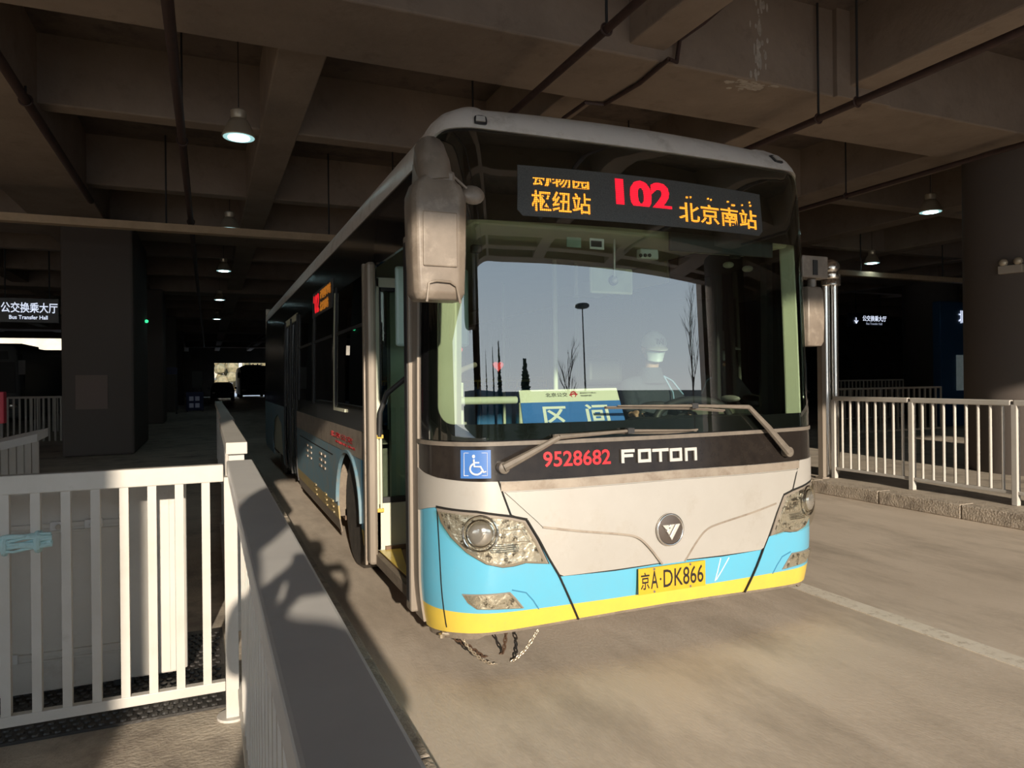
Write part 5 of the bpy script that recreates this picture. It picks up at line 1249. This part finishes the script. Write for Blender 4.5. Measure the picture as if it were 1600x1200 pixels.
body = MB(); V, F = grow({k: (p, tuple(x*.86 for x in r) if isinstance(r, tuple) else r*(.86 if k[0] not in 'wn' else 1)) for k, (p, r) in J.items()}, E2, 'hip'); body.add(V, F)
hm, HM2 = head_mesh(Vector((x0+.02, y0+.04, 1.79)), Vector((.1, 1, -.15))); body.add(hm.v, hm.f)
hand(body, J['wl'][0], Vector((.1, .35, .6)), Vector((1, .2, 0)), Vector((0, -1, .4)), .8); hand(body, J['wr'][0], Vector((-.1, .35, .6)), Vector((-1, .2, 0)), Vector((0, -1, .4)), .8)
bo2 = finish(body, 'body', M_skin, pg, .007); eyes(HM2, bo2)
cj = MB(); V, F = grow({k: (p, r) for k, (p, r) in J.items() if k not in ('nk', 'nk2')}, [e for e in E2 if 'nk' not in e[0] and 'nk' not in e[1]], 'hip'); cj.add(V, F); finish(cj, 'coat', M_cloth, pg, .014)
MB().lathe([(.085, -.02)]+[(.088*math.cos(t), .02+.105*math.sin(t)) for t in np.linspace(0, PI/2-.02, 8)], (0, 0, 0), 24, HM2 @ Matrix.Translation((0, .014, 0)) @ Matrix.Diagonal((1, 1.12, 1, 1))).build('hair', M_hair, pg, smooth=True)
tag(MB().box(-.075, .085, -.024, -.014, 1.485, 1.56).build('phone', M_blk, None, bevel=.004), 'dark phone held up in both hands by the standing person', 'phone')

# ------------------------------------------------------------------ other vehicles
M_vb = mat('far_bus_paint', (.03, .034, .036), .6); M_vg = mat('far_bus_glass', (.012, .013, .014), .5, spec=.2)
def far_bus(x, y, rz, label, first=[None]):
    if first[0] is None:
        o = thing('parked_bus', (x, y, 0), label, 'bus', 'other buses standing in the hall')
        prof = [(-1.25, .3), (1.25, .3), (1.27, 1.4), (1.2, 2.75), (1.05, 2.95), (-1.05, 2.95), (-1.2, 2.75), (-1.27, 1.4)]
        MB().prism([(x+a, b) for a, b in prof], y, y+11, 'y').build('body', M_vb, o, bevel=.08, seg=3)
        MB().prism([(x-1.1, 1.2), (x+1.1, 1.2), (x+1.08, 2.3), (x-1.08, 2.3)], y-.02, y+.02, 'y').build('windscreen', M_vg, o)
        MB().prism([(x-.9, 2.4), (x+.9, 2.4), (x+.88, 2.68), (x-.88, 2.68)], y-.02, y+.02, 'y').build('destination_display', M_vg, o)
        for sg in (-1, 1):
            MB().ball((x+sg*.95, y-.01, .75), .16, 14, (1.2, .3, .7)).build('headlight', M_hous, o, smooth=True)
            MB().box(x+sg*1.265-.01, x+sg*1.265+.01, y+.5, y+10.3, 1.3, 2.3).build('side_windows', M_vg, o)
            MB().tube([(x+sg*1.15, y, 2.6), (x+sg*1.35, y-.35, 2.55), (x+sg*1.38, y-.4, 2.4)], .03, 8).box(x+sg*1.38-.10, x+sg*1.38+.10, y-.46, y-.36, 1.85, 2.35).build('exterior_mirror', M_dark, o)
            for yy in (2.3, 8.4): MB().lathe([(.3, -.14), (.46, -.14), (.48, 0), (.46, .14), (.3, .14), (.05, .1)], (0, 0, 0), 24, Matrix.Translation((x+sg*1.1, y+yy, .48)) @ Matrix.Rotation(PI/2, 4, 'Y')).build('wheel', M_tyre, o, smooth=True)
        MB().box(x-.7, x+.7, y+3, y+6, 2.93, 3.1).box(x-.15, x-.05, y+1.0, y+1.2, 2.9, 3.15).box(x+.25, x+.35, y+1.0, y+1.2, 2.9, 3.15).build('roof_unit', M_vb, o, bevel=.03)
        first[0] = o; return o
    return copy_tree(first[0], (x, y, 0), label, None, rz)
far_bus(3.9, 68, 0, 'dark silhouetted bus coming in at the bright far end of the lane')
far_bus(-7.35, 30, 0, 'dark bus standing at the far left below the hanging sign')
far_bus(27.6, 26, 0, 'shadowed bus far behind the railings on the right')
# small dark car by the far end of the railing
cx_, cy_ = 1.05, 60
o = thing('parked_car', (cx_, cy_, 0), 'small dark car beyond the far end of the left railing', 'car')
MB().prism([(cx_-.85, .25), (cx_+.85, .25), (cx_+.88, .85), (cx_+.68, 1.42), (cx_+.45, 1.5), (cx_-.45, 1.5), (cx_-.68, 1.42), (cx_-.88, .85)], cy_, cy_+4.2, 'y').build('body', M_vb, o, bevel=.1, seg=3)
MB().prism([(cx_-.7, .95), (cx_+.7, .95), (cx_+.58, 1.38), (cx_-.58, 1.38)], cy_-.03, cy_+.02, 'y').build('windscreen', M_vg, o)
for sg in (-1, 1):
    MB().ball((cx_+sg*.65, cy_, .7), .1, 12, (1.3, .3, .7)).build('headlight', M_hous, o, smooth=True); MB().box(cx_+sg*.98-.08, cx_+sg*.98+.08, cy_+.9, cy_+1.0, .95, 1.1).build('wing_mirror', M_dark, o)
    for yy in (.8, 3.4): MB().lathe([(.2, -.1), (.31, -.1), (.31, .1), (.2, .1)], (0, 0, 0), 20, Matrix.Translation((cx_+sg*.78, cy_+yy, .31)) @ Matrix.Rotation(PI/2, 4, 'Y')).build('wheel', M_tyre, o, smooth=True)
# dim things on the left
def board(px0, py0, px1, py1, y, m, nm, label, cat, legs=True, z0=.15):
    a, b = aty(px0, py1, y), aty(px1, py0, y); o = thing(nm, ((a.x+b.x)/2, y, z0), label, cat)
    MB().box(a.x, b.x, y, y+.12, a.z, b.z).build('board_face', m, o, bevel=.01)
    if legs:
        for x in (a.x+.05, b.x-.05): MB().box(x-.03, x+.03, y+.03, y+.09, z0, a.z).build('leg', M_dark, o)
    return o, a, b
o, a, b = board(233, 571, 257, 609, 33.6, mat('dim_white', (.34, .34, .33), .6), 'notice_board', 'pale notice board dim beside the left column', 'board')
o, a, b = board(300, 580, 316, 606, 41, mat('dim_white', (.34, .34, .33), .6), 'notice_board', 'small pale notice board farther down the left platform', 'board')
o, a, b = board(291, 612, 318, 642, 36, mat('dim_blue', (.03, .04, .12), .5), 'ad_box', 'dim blue panel with four white squares low by the lane', 'advert')
for i in (0, 1):
    for j in (0, 1):
        x = a.x+(b.x-a.x)*(.30+.34*i); zz = a.z+(b.z-a.z)*(.28+.36*j); MB().box(x-.09, x+.09, 35.97, 36.0, zz-.1, zz+.1).build('pale_square', mat('pale_sq', (.4, .42, .5), .5, emit=(.6, .65, .9), estr=.02), o)
o, a, b = board(256, 574, 277, 585, 33.9, mat('dim_blue', (.05, .07, .20), .5), 'direction_plate', 'tiny blue plate beside the pale notice board', 'sign')
o, a, b = board(-40, 612, 6, 663, 9.5, mat('red_panel', (.42, .02, .05), .5), 'red_panel', 'red panel cut by the left edge of the photo', 'sign')
g = atx(229, 502, -1.27); tag(MB().ball(g, .04, 10).build('green_indicator', mat('green_led', (0, .3, .1), .5, emit=(.05, .9, .35), estr=1.2), None), 'tiny green indicator light right of the left column', 'light')
a, b = aty(118, 640, 15.37), aty(168, 586, 15.37); tag(MB().box(a.x, b.x, 15.38, 15.4, a.z, b.z).build('faded_poster', mat('poster_faded', (.20, .15, .13), .7), None), 'faded square poster on the left column', 'poster')
for (y, p0, p1, n) in ((20, 12, 95, 10), (24, 40, 97, 9)):
    a, b = aty(p0, 620, y), aty(p1, 620, y); o = thing('far_railing', ((a.x+b.x)/2, y, 0), 'dim railing under the left hanging sign, '+('nearer' if y == 20 else 'farther')+' one', 'railing')
    MB().box(a.x, b.x, y-.02, y+.02, a.z-.05, a.z).build('top_rail', M_greyf, o)
    for i in range(n): x = a.x+(b.x-a.x)*i/(n-1); MB().box(x-.02, x+.02, y-.02, y+.02, 0, a.z-.02).build('bar', M_greyf, o)

# ------------------------------------------------------------------ outside
M_veg = mat('dry_hedge', (.30, .24, .14), .9, noise=(.10, .10, .05), nscale=1.6, detail=8); M_wallo = mat('pale_facade', (.55, .48, .38), .8, noise=(.42, .36, .28), nscale=.6)
hg = MB(); random.seed(11)
for k in range(260):
    hg.ball((random.uniform(-10, 22), 112+random.uniform(-2, 3), random.uniform(.6, 4.6)), random.uniform(.4, 1.0), 8)
tag(hg.build('hedge', M_veg), None, None, None, 'stuff')
struct(MB().box(-60, 40, 122, 124, 0, 14).build('wall_outside', M_wallo))
tag(MB().tube([(1.75+2.2, 100, 0), (1.75+2.2, 100, 9)], .22, 12).build('lamp_mast', M_white, None, smooth=True), 'white mast standing in the light at the far end of the lane', 'mast')
M_bark = mat('bark', (.05, .038, .03), .9); M_con = mat('conifer_green', (.022, .035, .018), .9)
def conifer(x, y, h, label):
    o = thing('conifer', (x, y, 0), label, 'tree', 'conifers behind the viewpoint'); MB().tube([(x, y, 0), (x, y, h)], [.16, .02], 8).build('trunk', M_bark, o)
    b = MB(); n = int(h*7)
    for i in range(n):
        zz = 1.0+(h-1.1)*i/n; R_ = (h-zz)*.28+.15
        for j in range(12):
            a = random.uniform(0, 2*PI); r_ = R_*random.uniform(.55, 1.15); dz = random.uniform(-.1, .25)
            b.tube([(x, y, zz+.08), (x+math.cos(a)*r_*.6, y+math.sin(a)*r_*.6, zz+dz*.4), (x+math.cos(a)*r_, y+math.sin(a)*r_, zz+dz)], [.03, .12+.02*R_, .02], 5)
    b.build('foliage', M_con, o)
def bare(x, y, h, label, seed):
    rr = random.Random(seed); o = thing('bare_tree', (x, y, 0), label, 'tree', 'bare trees behind the viewpoint'); b = MB()
    def br(p, d, L, r, dep):
        q = p+d*L; b.tube([p, (p+q)/2+Vector((rr.uniform(-.03, .03)*L, 0, rr.uniform(-.02, .05)*L)), q], [r, r*.85, r*.6], 6, False)
        if dep == 0: return
        for k in range(3 if dep > 2 else 2):
            nd = (d+Vector((rr.uniform(-.85, .85), rr.uniform(-.6, .6), rr.uniform(.0, .55)))).normalized(); br(p.lerp(q, rr.uniform(.55, 1)), nd, L*rr.uniform(.55, .8), r*.55, dep-1)
    z0_ = Vector((x, y, 0)); tr_ = MB().tube([(x, y, 0), (x, y, h*.35)], [.14, .10], 8).build('trunk', M_bark, o)
    for k in range(8): br(Vector((x, y, h*(.3+.07*k))), Vector((rr.uniform(-.7, .7), rr.uniform(-.7, .7), .9)).normalized(), h*.20, .045, 3)
    b.tube([(x, y, h*.35), (x, y, h*.95)], [.10, .02], 6); b.build('branches', M_bark, o)
for i, (x, y, h) in enumerate(((1.2, -40, 7.2), (5.2, -43, 8.0), (9.2, -38, 6.2), (-7, -44, 7.5))):
    conifer(x, y, h, 'dark conifer mirrored in the windscreen, %s' % ('left of the tallest one', 'the tallest of the group', 'right of the tallest one', 'low one near the pillar')[i])
bare(12.5, -30, 5.6, 'slender bare tree mirrored left of the wiper tip', 4); bare(26.5, -25, 8.2, 'bare tree mirrored above the steering wheel', 8)
o = thing('light_mast', (19, -42, 0), 'tall light mast mirrored near the middle of the windscreen', 'mast')
MB().tube([(19, -42, 0), (19, -42, 10.6)], [.16, .09], 10).build('pole', M_dark, o, smooth=True)
MB().lathe([(.3, 0), (1.1, .1), (1.1, .2), (.3, .3)], (19, -42, 10.4), 20).build('lamp_ring', M_dark, o)
M_via = mat('viaduct', (.10, .10, .095), .8)
struct(MB().box(-80, 160, -75, -68, 3.2, 5.0).box(-80, 160, -68.2, -68, 5.0, 5.9).build('trim_viaduct', M_via))
struct(MB().box(-80, 160, -64, -63, 0, 3.3).build('wall_embankment', mat('embank', (.07, .075, .06), .9, noise=(.04, .045, .03), nscale=.4)))
for (x, y) in ((10.78, -4.05), (22.8, -4.05)): column(x, y)
struct(MB().box(12.3, 40, -7.6, -7.2, 0, 5.8).build('wall_outside_right', mat('outside_brown_wall', (.30, .25, .21), .8, noise=(.24, .20, .17), nscale=1.5)))
